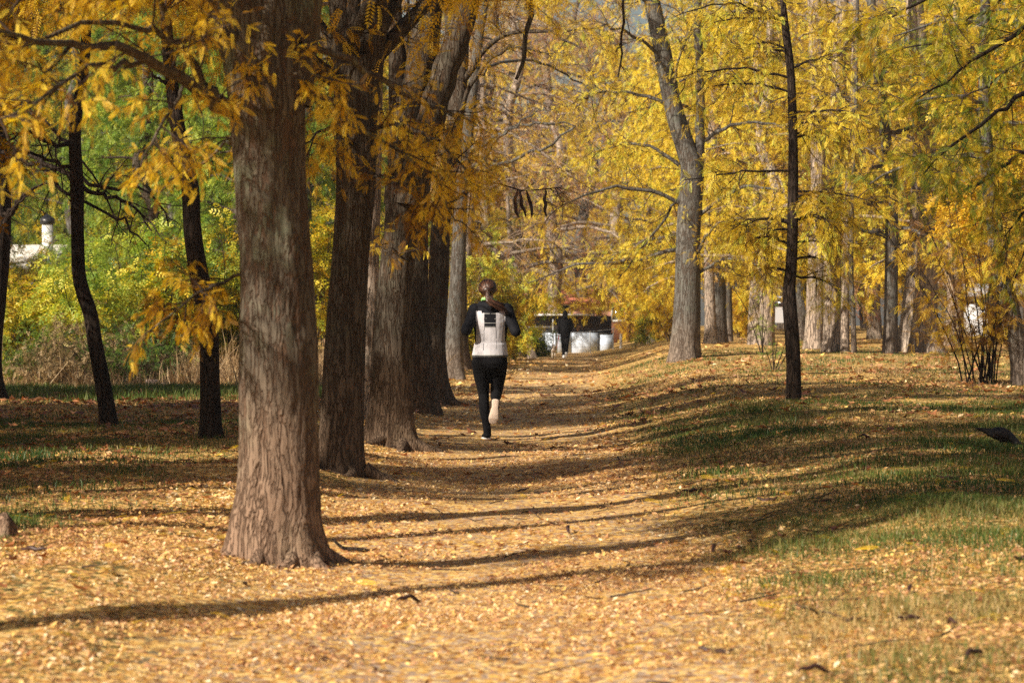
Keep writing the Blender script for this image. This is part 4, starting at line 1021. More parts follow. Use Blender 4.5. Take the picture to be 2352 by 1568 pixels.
def fingers(b, wrist, out, palmdir, thumb, s=1.0, curl=1.0):
    """palm plus four unequal bent fingers and a thumb. out: wrist to knuckles, palmdir: side the fingers curl to, thumb: side of thumb"""
    w_ = np.array(wrist, float); o_ = norm(np.array(out, float)); p_ = norm(np.array(palmdir, float)); t_ = norm(np.array(thumb, float))
    b.cap([w_, w_+o_*.045*s, w_+o_*.08*s], [.026*s, .036*s, .036*s], .45, p_)
    for i, (off, l) in enumerate(((.029, .070), (.010, .079), (-.009, .073), (-.027, .058))):
        k = w_+o_*(.088-.004*abs(i-1))*s+t_*off*s
        a1, a2, a3 = [math.radians(a*curl) for a in (38, 105, 160)]
        q1 = k+(o_*math.cos(a1)+p_*math.sin(a1))*l*.48*s
        q2 = q1+(o_*math.cos(a2)+p_*math.sin(a2))*l*.32*s
        q3 = q2+(o_*math.cos(a3)+p_*math.sin(a3))*l*.24*s
        b.cap([k, q1, q2, q3], [.0095*s, .009*s, .008*s, .007*s], sides=8)
    k = w_+o_*.03*s+t_*.030*s
    q1 = k+(t_*.55+o_*.8+p_*.3)*.036*s; q2 = q1+(o_*.6+p_*.8-t_*.2)*.030*s
    b.cap([k, q1, q2], [.013*s, .011*s, .009*s], sides=8)

def jogger():
    jx, jy, jz = ghit(1124, 1010)
    R = empty('person', (jx, jy, jz), 'woman jogging away on the path in light grey jacket and black leggings with ponytail', 'person'); R.scale = (1.07, 1.05, 1.055)
    hip = [(-.075, .02, .86), (.085, .02, .86)]
    # support leg (left) and folded right leg
    Lk = (-.058, .045, .47); La = (-.022, -.03, .095)
    Rk = (.070, .10, .455); Ra = (.062, -.245, .425)
    def legs(b, o, hi=True):
        b.cap([(-.080, .02, .80), (-.077, .03, .66), (-.066, .04, .55), Lk, (-.056, .02, .40), (-.050, -.005, .31), (-.034, -.02, .19), La],
              [.092+o, .079+o, .059+o, .049+o, .046+o, .048+o, .036+o, .032+o])
        b.cap([(.090, .02, .80), (.088, .05, .68), (.080, .08, .56), Rk], [.092+o, .079+o, .061+o, .049+o])
        b.cap([Rk, (.068, .02, .46), (.066, -.07, .455), (.064, -.17, .44), Ra], [.048+o, .048+o, .050+o, .039+o, .032+o])
        b.stack([(0, .02, .70, .10+o, .09+o), (.003, .01, .75, .165+o, .115+o), (.003, .005, .80, .178+o, .125+o), (.005, .01, .87, .170+o, .115+o), (.006, .03, .95, .145+o, .095+o), (.008, .04, 1.0, .135+o, .09+o)])
    def torso(b, o, z0=.88):
        rr = [(.004, .02, .86, .172, .118), (.006, .03, .93, .150, .10), (.010, .04, 1.02, .138, .092), (.014, .05, 1.12, .148, .10), (.016, .055, 1.22, .160, .108), (.017, .06, 1.31, .165, .105), (.016, .065, 1.37, .145, .085), (.012, .07, 1.42, .09, .065), (.008, .075, 1.45, .06, .055)]
        b.stack([(x, y, z, rx+o, ry+o) for x, y, z, rx, ry in rr if z >= z0])
    def arms(b, o):
        for s, sh, el, wr in ((-1, (-.150, .06, 1.355), (-.235, -.10, 1.135), (-.235, .12, 1.20)), (1, (.180, .06, 1.355), (.272, -.08, 1.125), (.245, .13, 1.20))):
            sh, el, wr = map(np.array, (sh, el, wr))
            b.cap([sh, sh*.6+el*.4, el], [.056+o, .046+o, .040+o])
            b.cap([el, el*.6+wr*.4, wr], [.041+o, .039+o, .027+o*.8])
    b = Blob()
    legs(b, 0); torso(b, 0); arms(b, 0)
    b.cap([(.008, .07, 1.42), (-.01, .075, 1.50)], [.052, .048])
    hc = np.array((-.018, .085, 1.575))
    b.ball(hc, (.074, .094, .093)); b.ball(hc+(0, .035, -.045), (.055, .06, .062))       # skull, jaw
    b.cap([hc+(0, .09, .0), hc+(0, .112, -.022)], [.010, .014]); b.ball(hc+(0, .083, -.088), (.022, .02, .016))
    for s in (-1, 1):
        b.cap([hc+(s*.082, .0, .006), hc+(s*.092, -.012, -.012), hc+(s*.080, .0, -.034)], [.016, .019, .011], .6, (1, 0, 0))
        b.ball(hc+(s*.03, .078, .012), (.02, .012, .012))
    b.cap([(-.215, .12, 1.20), (-.213, .15, 1.212)], [.027, .026]); fingers(b, (-.213, .155, 1.215), (0.05, .95, .3), (1, 0, -.1), (0, -.2, 1))
    b.cap([(.235, .13, 1.20), (.230, .16, 1.215)], [.027, .026]); fingers(b, (.230, .165, 1.215), (-.05, .95, .3), (-1, 0, -.1), (0, -.2, 1))
    b.cap([La, (-.02, .0, .05), (-.03, .10, .03)], [.034, .033, .028]); b.cap([Ra, (.058, -.285, .36), (.052, -.27, .25)], [.034, .033, .026])
    body = b.build('body', C['skin'], R, .0065, 4)
    e = Blob()
    for s in (-1, 1): e.ball(hc+(s*.03, .088, .012), (.010, .006, .006))
    e.build('eyes', C['eye'], body, .003, 1)
    e = Blob(); e.cap([hc+(-.018, .098, -.052), hc+(0, .102, -.050), hc+(.018, .098, -.052)], [.004, .006, .004]); e.build('mouth', C['lip'], body, .003, 1)
    b = Blob(); legs(b, .008)
    b.build('leggings', C['black'], R, .007, 4)
    b = Blob(); torso(b, .022); arms(b, .014)
    b.stack([(.006, .018, .862, .185, .135), (.006, .02, .88, .186, .138), (.008, .025, .93, .178, .13), (.010, .035, 1.0, .166, .12)])
    b.cap([(.01, .03, 1.40), (.02, -.055, 1.375), (.03, -.04, 1.33)], [.06, .05, .03])                # hood folds
    b.cap([(-.09, .03, 1.41), (.02, -.05, 1.385), (.12, .02, 1.40)], [.035, .05, .035])
    def col_of(c, n):
        x, y, z = c; x -= .012
        if z > 1.342-.45*max(0, .07-abs(x)): return 1
        if y < .05 and z < 1.19 and abs(abs(x+.003)-.058-.05*(1.19-z)) < .0022 and z > .93: return 1
        if abs(x) > .148 and z > 1.02: return 1
        if z < .888 and z > .876: return 2
        if z < .876 and z > .868: return 1
        if z < .868: return 2 if z > .861 else 1
        if y < .05 and abs(x+.004) < .062-.03*max(0, (1.2-z))*0 and z > 1.17:
            for zz in (1.315, 1.262, 1.215, 1.176):
                if abs(z-zz+.008*x) < .0022: return 2
            return 1
        if y < .05 and z > 1.32 and abs(x) < .09: return 1
        return 0
    b.build('jacket', [C['grey'], C['navy'], C['line']], R, .0055, 4, col_of)
    b = Blob(); b.cap([(-.075, .06, 1.455), (-.065, .005, 1.468), (-.01, -.025, 1.465), (.05, .0, 1.46), (.07, .05, 1.45)], [.014, .018, .016, .014, .012])
    b.build('collar', C['green'], R, .006, 2)
    b = Blob()
    b.ball(hc+(0, -.012, .006), (.090, .102, .096)); b.cap([hc+(0, -.07, -.05), hc+(0, -.075, -.02)], [.05, .06]) 
    hair = b.build('hair', C['hair'], R, .006, 4)
    # cut the face free: keep only the part behind and above
    import bmesh
    bm = bmesh.new(); bm.from_mesh(hair.data)
    kill = [v for v in bm.verts if v.co.y > hc[1]+.045-.0 and v.co.z < hc[2]+.05 or v.co.z < hc[2]-.068]
    bmesh.ops.delete(bm, geom=kill, context='VERTS'); bm.to_mesh(hair.data); bm.free()
    b = Blob()
    b.cap([(-.022, -.012, 1.545), (-.020, -.045, 1.535), (-.015, -.06, 1.50), (-.004, -.085, 1.462), (.035, -.10, 1.425), (.085, -.11, 1.40), (.135, -.10, 1.372), (.155, -.09, 1.345)], [.022, .020, .027, .030, .031, .028, .020, .008], .8)
    b.cap([(-.022, -.05, 1.53), (-.025, -.07, 1.49), (-.015, -.09, 1.44), (.02, -.105, 1.40), (.06, -.11, 1.385)], [.015, .02, .022, .018, .006])
    b.build('ponytail', C['hair'], hair, .005, 3)
    g = np.random.default_rng(5); root = np.array((-.022, -.088, 1.545)); mb = MB()
    for k in range(150):
        th = g.uniform(-.35, math.pi+.35); e = g.uniform(-.2, .9)
        st = hc+np.array((math.cos(th)*.093, g.uniform(-.04, .05), math.sin(th)*.096+.006))
        mid = (st+root)/2; v = mid-(hc+np.array((0, -.012, .006))); v = v/np.linalg.norm(v/np.array((.094, .106, .100)))*1.0; mid2 = hc+np.array((0, -.012, .006))+v
        P = resample(np.array([st, mid2, root]), 8); q = P-(hc+np.array((0, -.012, .006))); rr = np.linalg.norm(q/np.array((.093, .105, .099)), axis=1); P = hc+np.array((0, -.012, .006))+q/np.maximum(rr, .01)[:, None]*np.clip(rr, .985, 1.03)[:, None]
        tubes(mb, P[None], np.full((1, 8), g.uniform(.0015, .0032)), 5, int(g.uniform() < .42))
    pony = np.array([(-.020, -.095, 1.54), (-.015, -.105, 1.50), (-.004, -.125, 1.462), (.035, -.135, 1.425), (.085, -.14, 1.40), (.135, -.13, 1.372), (.165, -.11, 1.335)])
    for k in range(70):
        o_ = g.normal(0, 1, 3)*np.array((.012, .006, .012)); w_ = np.linspace(.5, 1.5, 7)[:, None]
        P = pony+o_[None]*w_+g.normal(0, .003, (7, 3)); P[-1] += g.normal(0, .012, 3)
        tubes(mb, resample(P, 14)[None], np.linspace(.0028, .0008, 14)[None], 5, int(g.uniform() < .4))
    mb.build('hair_strands', [C['hair'], C['hair2']], hair, True)
    for s, (a, heel, toe, up) in {'L': (La, (-.02, -.06, .03), (-.035, .16, .025), None), 'R': (Ra, None, None, None)}.items():
        b = Blob()
        if s == 'L':
            b.cap([(-.022, -.035, .115), (-.02, -.03, .06)], [.042, .042]); b.cap([(-.02, -.055, .042), (-.026, .03, .045), (-.036, .12, .034), (-.038, .165, .028)], [.038, .042, .046, .036], .85, (0, 0, 1))
            sh = b.build('shoe', C['black'], R, .006, 3)
            b = Blob(); b.cap([(-.02, -.06, .014), (-.024, .0, .014), (-.030, .06, .014), (-.038, .13, .014), (-.038, .17, .02)], [.041, .042, .046, .049, .036], .36, (0, 0, 1)); b.build('sole', C['white'], sh, .005, 2)
        else:
            b.cap([(.062, -.235, .425), (.062, -.26, .405)], [.041, .042]); b.cap([(.062, -.275, .405), (.060, -.275, .33), (.052, -.27, .25), (.048, -.262, .20)], [.037, .040, .045, .034], .85, (0, 1, 0))
            sh = b.build('shoe', C['black'], R, .006, 3)
            b = Blob(); b.cap([(.064, -.305, .415), (.060, -.312, .35), (.053, -.312, .29), (.045, -.308, .23), (.042, -.298, .19)], [.039, .035, .046, .054, .042], .30, (0, 1, 0)); b.build('sole', C['sole'], sh, .005, 2)
jogger()

def walker():
    wx, wy, wz = ghit(1298, 823)
    R = empty('person', (wx, wy, wz), 'distant figure walking away in black hooded top and black trousers with white shoes', 'person')
    def torso(b, o):
        b.stack([(x, y, z, rx+o, ry+o) for x, y, z, rx, ry in [(0, 0, .80, .15, .11), (0, 0, .92, .17, .12), (0, .0, 1.05, .165, .12), (0, .01, 1.2, .19, .125), (0, .01, 1.35, .205, .12), (0, .01, 1.43, .17, .09), (0, .01, 1.48, .08, .07)]])
    def legs(b, o):
        b.cap([(-.075, 0, .86), (-.06, .06, .5), (-.055, .02, .28), (-.05, .0, .09)], [.10+o, .066+o, .062+o, .045+o])
        b.cap([(.075, 0, .86), (.055, -.03, .5), (.04, -.13, .32), (.035, -.24, .16)], [.10+o, .066+o, .062+o, .045+o])
        b.stack([(0, 0, .76, .16+o, .11+o), (0, 0, .9, .165+o, .12+o)])
    def arms(b, o):
        b.cap([(-.18, .01, 1.41), (-.225, -.03, 1.15), (-.225, .04, .93)], [.062+o, .052+o, .036+o])
        b.cap([(.18, .01, 1.41), (.235, .0, 1.16), (.20, .16, 1.02)], [.062+o, .052+o, .036+o])
    b = Blob(); torso(b, 0); legs(b, 0); arms(b, 0)
    b.cap([(0, .01, 1.46), (0, .02, 1.56)], [.055, .05]); b.ball((0, .03, 1.64), (.075, .095, .11)); b.cap([(0, .12, 1.645), (0, .135, 1.625)], [.01, .013])
    for s in (-1, 1): b.cap([(s*.077, .02, 1.65), (s*.08, .02, 1.62)], [.014, .01], .5, (1, 0, 0))
    fingers(b, (-.225, .05, .92), (0, .15, -1), (1, 0, 0), (0, 1, 0), 1.1); fingers(b, (.20, .17, 1.01), (0, .95, -.3), (-1, 0, 0), (0, 0, 1), 1.1)
    b.cap([(-.05, 0, .09), (-.05, .1, .03)], [.035, .03]); b.cap([(.035, -.24, .16), (.035, -.22, .06)], [.035, .03])
    b.build('body', C['skin'], R, .009, 3)
    b = Blob(); torso(b, .025); arms(b, .018); b.ball((0, .015, 1.635), (.10, .112, .14)); b.cap([(0, -.02, 1.45), (0, -.05, 1.50), (0, -.03, 1.56)], [.11, .10, .08])
    hd = b.build('hooded_top', C['black'], R, .011, 4)
    import bmesh
    bm = bmesh.new(); bm.from_mesh(hd.data); bmesh.ops.delete(bm, geom=[v for v in bm.verts if v.co.y > .085 and 1.54 < v.co.z < 1.73], context='VERTS'); bm.to_mesh(hd.data); bm.free()
    b = Blob(); legs(b, .014); b.build('trousers', C['black'], R, .011, 3)
    b = Blob(); b.cap([(-.05, -.05, .04), (-.05, .05, .045), (-.05, .17, .035)], [.05, .052, .045], .8, (0, 0, 1)); b.cap([(-.05, -.02, .10), (-.05, -.02, .06)], [.05, .05]); b.build('shoe', C['white'], R, .009, 2)
    b = Blob(); b.cap([(.035, -.30, .17), (.035, -.27, .09), (.035, -.20, .03)], [.05, .052, .045], .8, (0, 1, .4)); b.cap([(.035, -.26, .19), (.035, -.26, .14)], [.052, .05]); b.build('shoe', C['white'], R, .009, 2)
    # leash handle in the hand, lead to the dog
    b = Blob(); b.cap([(0, 0, .03), (0, .01, -.05), (0, .0, -.11)], [.028, .036, .022], .6, (1, 0, 0))
    L = empty('leash', (wx-.235, wy+.09, wz+.80), 'red leash handle held in the distant walker\'s left hand, with its thin cord', 'leash')
    b.build('handle', C['red'], L, .008, 2)
    mb = MB(); P = resample(np.array([[0, 0, -.1], [-.08, .2, -.42], [-.16, .45, -.45]]), 12); tubes(mb, P[None], np.full((1, 12), .005), 5); mb.build('cord', C['red'], L, True)
    # small dog trotting away
    dx, dy = wx-.42, wy+.45; dz = float(terrain(dx, dy))
    D = empty('dog', (dx, dy, dz), 'small white and brown dog with pricked ears walking beside the distant walker', 'dog')
    b = Blob()
    b.cap([(0, -.17, .30), (0, -.06, .295), (0, .08, .285), (0, .18, .29)], [.072, .070, .088, .080], .95)
    b.cap([(0, .19, .31), (0, .25, .38), (0, .28, .42)], [.062, .05, .05])
    b.ball((0, .30, .43), (.052, .062, .052)); b.cap([(0, .34, .42), (0, .41, .405)], [.032, .02])
    for s in (-1, 1):
        b.cap([(s*.034, .28, .46), (s*.042, .275, .53)], [.022, .008], .5)
        o_ = .03*s
        b.cap([(s*.045, -.17, .28), (s*.050, -.13+o_, .19), (s*.048, -.21+o_, .11), (s*.048, -.19+o_, .03)], [.048, .032, .017, .015]); b.cap([(s*.048, -.20+o_, .015), (s*.048, -.16+o_, .015)], [.016, .017], .8)
        b.cap([(s*.048, .15, .25), (s*.05, .14-o_, .14), (s*.048, .15-o_, .03)], [.035, .020, .015]); b.cap([(s*.048, .15-o_, .015), (s*.048, .18-o_, .015)], [.016, .017], .8)
    b.cap([(0, -.22, .33), (.01, -.27, .40), (.02, -.26, .47)], [.024, .018, .010])
    def dc(c, n):
        return 0 if (c.z > .30 and -.20 < c.y < .16) or (c.z > .44) else 1
    b.build('body', [C['dogbrown'], C['dogwhite']], D, .008, 3, dc)
walker()

def crow():
    cx, cy, cz = ghit(2308, 1024)
    R = empty('crow', (cx-.03, cy, cz-.02), 'black crow with its head down in the grass at the right edge', 'bird', rz=math.radians(-12)); R.scale = (.90, .90, .90)
    b = Blob()
    b.cap([(-.10, 0, .135), (-.05, 0, .135), (.01, 0, .125), (.06, 0, .105), (.105, 0, .078), (.135, 0, .052)], [.032, .056, .066, .056, .038, .031], .85)
    b.cap([(.135, 0, .050), (.158, 0, .036)], [.031, .026])
    for s in (-1, 1):
        b.cap([(0, s*.025, .08), (.01, s*.028, .045)], [.022, .010])
        b.cap([(.01, s*.028, .045), (-.005, s*.028, .008)], [.006, .006], sides=8)
        for a in (-25, 0, 25, 180):
            b.cap([(-.005, s*.028, .008), (-.005+.035*math.cos(math.radians(a)), s*.028+.035*math.sin(math.radians(a)), .005)], [.004, .003], sides=8)
    b.build('body', C['feather'], R, .0035, 3)
    b = Blob(); b.cap([(.176, 0, .026), (.198, 0, .014), (.214, 0, .003)], [.013, .010, .003], .8); b.build('beak', C['feather2'], R, .003, 1)
    for s in (-1, 1):
        b = Blob()
        b.cap([(.05, s*.050, .115), (.0, s*.060, .130), (-.05, s*.054, .138)], [.022, .034, .026], .35, (0, 1, 0))
        for k in range(5):
            b.cap([(-.01-.012*k, s*(.062-.004*k), .105+.012*k), (-.09, s*(.052-.003*k), .122+.011*k), (-.15-.018*k, s*.030, .140+.010*k)], [.013, .012, .005], .3, (0, 1, 0), sides=10)
        b.build('wing', C['feather2'], R, .0025, 1)
    for k in (-2, -1, 0, 1, 2):
        b = Blob(); b.cap([(-.09, k*.007, .135), (-.16, k*.014, .152+abs(k)*.004), (-.225, k*.024, .166+.005*(k%2))], [.012, .012, .006], .3, (0, 0, 1), sides=10)
        b.build('tail_feather', C['feather'], R, .0025, 1)
crow()

# ------------------------------------------------------------------ seed pods, stump, root, stone
def pods():
    g = np.random.default_rng(77)
    me = []
    for v in range(3):
        mb = MB(); K = 12; t = np.linspace(0, 1, K)
        P = np.stack([(t-.5)*.20, .02*np.sin(t*3+v), .018+.022*np.sin(t*math.pi)*(v-.5)+.006*np.sin(t*14)], 1)
        tubes(mb, P[None], (.004+.010*np.sin(t*math.pi)**.6)[None], 8)
        V = mb.V[0]; me.append(mb)
    first = {}
    lab = 'dark curled seed pod lying among the fallen leaves'
    px = [(1700, 1262), (1720, 1248), (1640, 1270), (1760, 1150), (1900, 1155), (1985, 1010), (1890, 1412), (1960, 1430), (2190, 1440), (2345, 1290), (2095, 1430), (1870, 1555), (1640, 1500), (1200, 1130), (940, 1390), (560, 1345), (80, 1270), (1310, 1225), (1590, 1130), (2090, 1360), (2240, 1520), (2180, 1100), (1420, 1060)]
    for i, (a, b_) in enumerate(px):
        x, y, z = ghit(a, b_)
        v = i % 3
        if v not in first:
            o = me[v].build('seed_pod', M['pod'], None, True); first[v] = o
        else: o = first[v].copy(); col.objects.link(o)
        o.location = (x, y, z+.004); o.rotation_euler = (g.uniform(-.4, .4), g.uniform(-.3, .3), g.uniform(0, 6.28)); s = g.uniform(.45, .85)*(1.0 if y < 22 else 1.5); o.scale = (s, s, s)
        tag(o, lab, 'seed pod', 'seed pods on the ground')
    for i, (a, t0, d) in enumerate([(1186, 440, 38), (1207, 438, 38), (1214, 440, 38), (1248, 438, 38)]):
        p = W(a, t0+28, d)
        o = first[i % 3].copy(); col.objects.link(o); o.location = p; o.rotation_euler = (g.uniform(-.2, .2), math.pi/2+g.uniform(-.15, .15), g.uniform(0, 6)); o.scale = (1.8, 1.8, 1.8)
        tag(o, 'long dark seed pod hanging from a twig above the jogger', 'seed pod', 'seed pods hanging over the path')
pods()
# twig carrying the hanging pods, part of a thin bough
bxx = W(1150, 440, 38)
T = Tree('slim_tree', 'thin dark bough carrying hanging seed pods above the jogger', (.8-2.4, 41.0, float(terrain(-1.6, 41))), 'bark_dark', 'tan', seed=60)
T.trunk([(-1.6, 41, -.1), (-1.62, 41, 1.5), (-1.58, 41, 3), (-1.55, 41, 4.4), (-1.5, 41, 6)], [.07, .065, .055, .045, .02], sides=16, step=.15, rough=.04, seed=3)
T.limb([(-1.58, 41, 2.7)]+pxt([(1090, 430), (1140, 425), (1200, 436), (1260, 436), (1330, 450)], 38), .022, .006, K=18, **{**MID, 'nf': 2, 'n1': 8, 'l1': .45})
T.done()

x, y, z = ghit(8, 1232)
mb = MB(); trunk(mb, [(0, 0, -.03), (0, 0, .05), (.005, 0, .10), (.01, 0, .125)], [.055, .045, .03, .008], sides=20, step=.01, flare=.6, fh=.03, rough=.12, seed=5)
o = mb.build('stump', M['bark_main'], None, True); o.location = (x, y, z); tag(o, 'small pointed brown stump at the left edge of the lawn', 'stump')
x, y, z = ghit(800, 1268)
mb = MB(); P = resample(np.array([[-.09, .03, .075], [-.06, .02, .045], [-.02, .0, .022], [.05, -.01, .018], [.12, 0, .008]]), 16); tubes(mb, P[None], np.linspace(.008, .016, 16)[None]*np.sin(np.linspace(.4, 2.9, 16))[None]**.5, 10)
o = mb.build('curved_stick', M['bark_dark'], None, True); o.location = (x, y, z); tag(o, 'dark curved stick lying beside the foot of the thickest trunk', 'stick')
x, y, z = ghit(350, 892)
mb = MB(); box(mb, (0, 0, .08), (.11, .08, .09), 0, .3); box(mb, (.16, .05, .05), (.08, .06, .06), 0, -.2)
o = mb.build('stone_block', plain('pink_stone', (.55, .42, .36), .9, .2, 12, .25, bump=.6), None); o.location = (x, y, z); tag(o, 'pale pinkish broken block lying at the edge of the dry grass', 'stone')

# ------------------------------------------------------------------ things far away
def kiosk():
    d = 128.; x0, x1 = (1190-CX)/FOC*d, (1410-CX)/FOC*d
    cx = (x0+x1)/2; hw = (x1-x0)/2
    R = empty('kiosk', (cx, d, 0), 'low white panelled kiosk with dark upper band and thin white roof edge behind the walker', 'kiosk')
    white = plain('white_panel', (.52, .60, .74), .5, .4, 1.0, .06); dark = plain('dark_band', (.03, .022, .022), .5, .4, 3, .5); frame = plain('black_frame', (.02, .02, .022), .5, .4); grey = plain('grey_rail', (.45, .48, .52), .4, .5)
    mb = MB(); box(mb, (0, 1.5, .30), (hw-.05, 1.3, .55), 0); mb.build('base_wall', white, R)
    n = 3; seg = (2*hw-.705)/n
    for k in range(n):
        mb = MB(); box(mb, (-hw+seg*(k+.5), .16, .33), (seg/2-.012, .03, .53)); mb.build('panel', white, R)
    fx = hw-.36
    mb = MB()
    for dx, dz, hx, hz in ((-.34, .33, .014, .53), (.34, .33, .014, .53), (0, .84, .354, .014), (0, -.17, .354, .014)): box(mb, (fx+dx, .14, dz), (hx, .04, hz))
    f = mb.build('framed_hatch', frame, R); mb = MB(); box(mb, (fx, .17, .33), (.326, .02, .496)); mb.build('pane', white, f)
    mb = MB(); box(mb, (0, 1.5, 1.24), (hw-.10, 1.25, .385)); mb.build('upper_band', dark, R)
    mb = MB(); box(mb, (-hw*.25, 1.4, 1.67), (hw*.82, 1.55, .04)); mb.build('roof', plain('roof_white', (.75, .76, .78), .5), R)
    mb = MB(); box(mb, (-hw*.62, .10, 1.12), (hw*.34, .02, .018)); mb.build('rail', grey, R)
    mb = MB()
    tubes(mb, np.array([[[-hw*.27, .02, -.2], [-hw*.27, .02, 1.5]]]), np.full((1, 2), .03), 8); mb.build('pole', grey, R, True)
kiosk()

def building(name, label, cx, cy, hx, hy, hw, roofh, wallm, roofm, wins, cat='house', chim=None, rz=0):
    z = float(terrain(cx, cy))
    R = empty(name, (cx, cy, z), label, cat, rz=rz)
    mb = MB(); box(mb, (0, 0, hw/2-.2), (hx, hy, hw/2+.2)); mb.build('wall', wallm, R)
    mb = MB()
    e = .35; V = [(-hx-e, -hy-e, hw), (hx+e, -hy-e, hw), (hx+e, hy+e, hw), (-hx-e, hy+e, hw), (-hx-e, 0, hw+roofh), (hx+e, 0, hw+roofh), (-hx-e, -hy-e, hw-.12), (hx+e, -hy-e, hw-.12), (hx+e, hy+e, hw-.12), (-hx-e, hy+e, hw-.12)]
    mb.add(V, [[0, 1, 5, 4], [2, 3, 4, 5], [6, 9, 8, 7], [0, 6, 7, 1], [3, 2, 8, 9], [0, 3, 9, 6], [1, 7, 8, 2]]); mb.add(V, [[0, 4, 3], [1, 2, 5]])
    roof = mb.build('roof', roofm, R)
    fr = plain('window_frame', (.6, .6, .58), .5); gl = plain('window_glass', (.02, .025, .03), .1, .8)
    for wx, wz, a, b in wins:
        mb = MB()
        for dx, dz, qx, qz in ((-a, 0, .05, b+.05), (a, 0, .05, b+.05), (0, b, a-.05, .05), (0, -b, a-.05, .05)): box(mb, (wx+dx, -hy-.02, wz+dz), (qx, .05, qz))
        f = mb.build('window', fr, R); mb = MB(); box(mb, (wx, -hy-.004, wz), (a-.05, .02, b-.05)); mb.build('pane', gl, f)
    if chim:
        x, y, h0, h1, w_ = chim
        mb = MB(); box(mb, (x, y, (h0+h1)/2), (w_, w_*.8, (h1-h0)/2)); c = mb.build('chimney', plain('chimney_white', (.75, .74, .72), .8), R)
        c['label'] = 'white chimney with dark metal cap'
        mb = MB(); box(mb, (x, y, h1+.09), (w_*1.3, w_*1.1, .09)); V = [(x-w_*1.3, y-w_*1.1, h1+.18), (x+w_*1.3, y-w_*1.1, h1+.18), (x+w_*1.3, y+w_*1.1, h1+.18), (x-w_*1.3, y+w_*1.1, h1+.18), (x, y, h1+.34)]
        mb.add(V, [[0, 1, 4], [1, 2, 4], [2, 3, 4], [3, 0, 4]]); mb.build('chimney_cap', plain('cap_metal', (.03, .03, .035), .35, .6), c)
building('house', 'white house with pale roof and chimney glimpsed through the green trees at the left', -18.7, 98, 3, 3.5, 2.25, .85, plain('white_wall', (.78, .76, .72), .9), plain('pale_roof', (.70, .66, .60), .8), [(-1.2, 1.6, .5, .6), (1.2, 1.6, .5, .6)], chim=(2.95, -2.0, 1.4, 3.75, .17))
building('house', 'low salmon coloured building with dark opening behind the kiosk', 3.4, 152, 3.6, 3, 2.45, .7, plain('salmon_wall', (.60, .32, .23), .9, namt=.2), plain('tile_roof', (.42, .14, .08), .8), [(-.75, 1.85, .4, .45), (2.2, 1.8, .35, .35)])
building('shed', 'white walled shed glimpsed through the bush at the right edge', (2278-CX)/FOC*108, 108, .9, 1.6, 1.6, .4, plain('shed_white', (.6, .62, .66), .8), plain('shed_roof', (.3, .3, .32), .7), [(-.35, 1.0, .16, .22)], cat='shed')

def car():
    d = 112.; x = (1796-CX)/FOC*d; z = float(terrain(x, d))
    R = empty('parked_car', (x, d, z+.1), 'white parked car mostly hidden behind the trunks of the right bank', 'car')
    wm = plain('car_white', (.5, .5, .53), .3, .5, namt=.02); gm = plain('car_glass', (.02, .02, .025), .1, .7); bm_ = plain('tyre_rubber', (.02, .02, .02), .8)
    prof = [(-2.1, .35), (-2.12, .75), (-1.95, .88), (-1.2, .95), (-.55, 1.38), (.75, 1.42), (1.55, 1.02), (2.05, .95), (2.12, .6), (2.1, .35)]
    mb = MB(); n = len(prof)
    V = [(a, -.82, b) for a, b in prof]+[(a, .82, b) for a, b in prof]
    mb.add(V, [[i, i+1, i+1+n, i+n] for i in range(n-1)]+[[0, n, 2*n-1, n-1]])
    mb.add(V, [[0, i, i+1] for i in range(1, n-1)]+[[n, n+i+1, n+i] for i in range(1, n-1)]); mb.build('body', wm, R)
    for s in (-1, 1):
        mb = MB(); V = [(-1.05, s*.835, .97), (-.5, s*.835, 1.32), (.7, s*.835, 1.35), (1.3, s*.835, 1.0)]; V2 = [(a, b-s*.02, c) for a, b, c in V]
        mb.add(V+V2, [[0, 1, 2, 3], [7, 6, 5, 4], [0, 4, 5, 1], [1, 5, 6, 2], [2, 6, 7, 3], [3, 7, 4, 0]]); mb.build('side_window', gm, R)
        for xx in (-1.3, 1.3):
            b = Blob(); V, F, Cc = ring_loft([((xx, s*.72, .32), (.02, 0, 0), (0, 0, .02)), ((xx, s*.70, .32), (.31, 0, 0), (0, 0, .31)), ((xx, s*.86, .32), (.31, 0, 0), (0, 0, .31)), ((xx, s*.86, .32), (.18, 0, 0), (0, 0, .18))], 20)
            me = bpy.data.meshes.new('wheel'); me.from_pydata([tuple(map(float, v)) for v in V], [], [tuple(f) for f in F]+Cc); me.materials.append(bm_)
            o = bpy.data.objects.new('wheel', me); col.objects.link(o); o.parent = R
car()

def fence():
    R = empty('wire_fence', (2.0, 123, 0), 'thin wire fence with slender metal posts in front of the kiosk', 'fence')
    gm = plain('fence_metal', (.35, .36, .38), .5, .5)
    xs = [-.4, .9, 2.25, 3.4, 4.4]
    for i, x in enumerate(xs):
        z = float(terrain(x, 123)); mb = MB(); tubes(mb, np.array([[[x-2, 0, z-.1], [x-2, 0, z+1.0]]]), np.full((1, 2), .022), 6); mb.build('post', gm, R, True)
    for h in (.3, .62, .95):
        mb = MB(); P = np.array([[x-2, 0, float(terrain(x, 123))+h] for x in xs]); tubes(mb, P[None], np.full((1, 5), .006), 4); mb.build('wire', gm, R, True)
    x, y = (1426-CX)/FOC*122, 122
    mb = MB(); trunk(mb, [(0, 0, -.1), (0, 0, .25), (0, 0, .55)], [.06, .06, .055], sides=12, step=.1, flare=0, rough=0); 
    o = mb.build('marker_post', C['white'], None, True); o.location = (x, y, float(terrain(x, y))+.1); tag(o, 'short white post standing right of the kiosk', 'post')
fence()

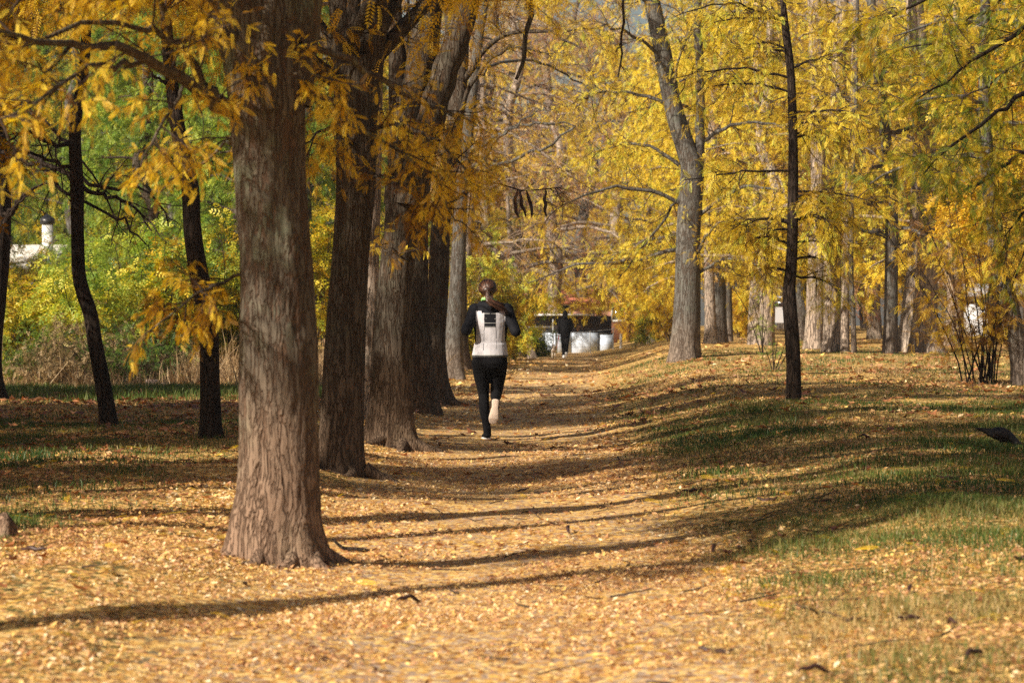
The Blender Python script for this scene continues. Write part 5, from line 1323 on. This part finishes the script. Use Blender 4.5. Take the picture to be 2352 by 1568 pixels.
# ------------------------------------------------------------------ sky, sun, camera
w = bpy.data.worlds.new('World'); sc.world = w; w.use_nodes = True
nt = w.node_tree; nt.nodes.clear()
sky = nt.nodes.new('ShaderNodeTexSky'); sky.sky_type = 'NISHITA'; sky.sun_disc = False
sky.sun_elevation = EL; sky.sun_rotation = math.atan2(-math.cos(AZ), -math.sin(AZ)); sky.dust_density = 2.5; sky.air_density = 1.2
bg = nt.nodes.new('ShaderNodeBackground'); bg.inputs[1].default_value = .042
o = nt.nodes.new('ShaderNodeOutputWorld'); nt.links.new(sky.outputs[0], bg.inputs[0]); nt.links.new(bg.outputs[0], o.inputs[0])
sun = bpy.data.lights.new('sun', 'SUN'); sun.energy = 5.0; sun.angle = math.radians(.55); sun.color = (1, .89, .73)
so = bpy.data.objects.new('sun', sun); col.objects.link(so)
so.rotation_euler = Vector((math.cos(AZ)*math.cos(EL), math.sin(AZ)*math.cos(EL), -math.sin(EL))).to_track_quat('-Z', 'Y').to_euler()
cam = bpy.data.cameras.new('camera'); co = bpy.data.objects.new('camera', cam); col.objects.link(co)
cam.sensor_width = 36; cam.lens = 36*FOC/2352; cam.shift_y = -(784-HY)/2352
co.location = (0, 0, CH); co.rotation_euler = (math.pi/2, 0, 0); cam.clip_end = 3000; cam.clip_start = .5
cam.dof.use_dof = True; cam.dof.focus_distance = 30; cam.dof.aperture_fstop = 6.0
sc.camera = co
sc.view_settings.view_transform = 'Standard'; sc.view_settings.look = 'None'; sc.view_settings.gamma = 1; sc.view_settings.exposure = .86
sc.cycles.use_denoising = False
sc.cycles.max_bounces = 7; sc.cycles.diffuse_bounces = 4; sc.cycles.transmission_bounces = 5; sc.cycles.transparent_max_bounces = 8
sc.cycles.sample_clamp_indirect = 8

# thin autumn haze over the whole park
mb = MB(); box(mb, (0, 400, 24.5), (920, 520, 27.5))
hm, nt, N, L = new_mat('haze_air')
v = N.new('ShaderNodeVolumePrincipled'); v.inputs['Color'].default_value = (.93, .90, .92, 1); v.inputs['Density'].default_value = .0003; v.inputs['Anisotropy'].default_value = .2
o = N.new('ShaderNodeOutputMaterial'); L.new(v.outputs[0], o.inputs['Volume'])
hz = mb.build('haze', hm); tag(hz, kind='stuff')
sc.cycles.volume_bounces = 0
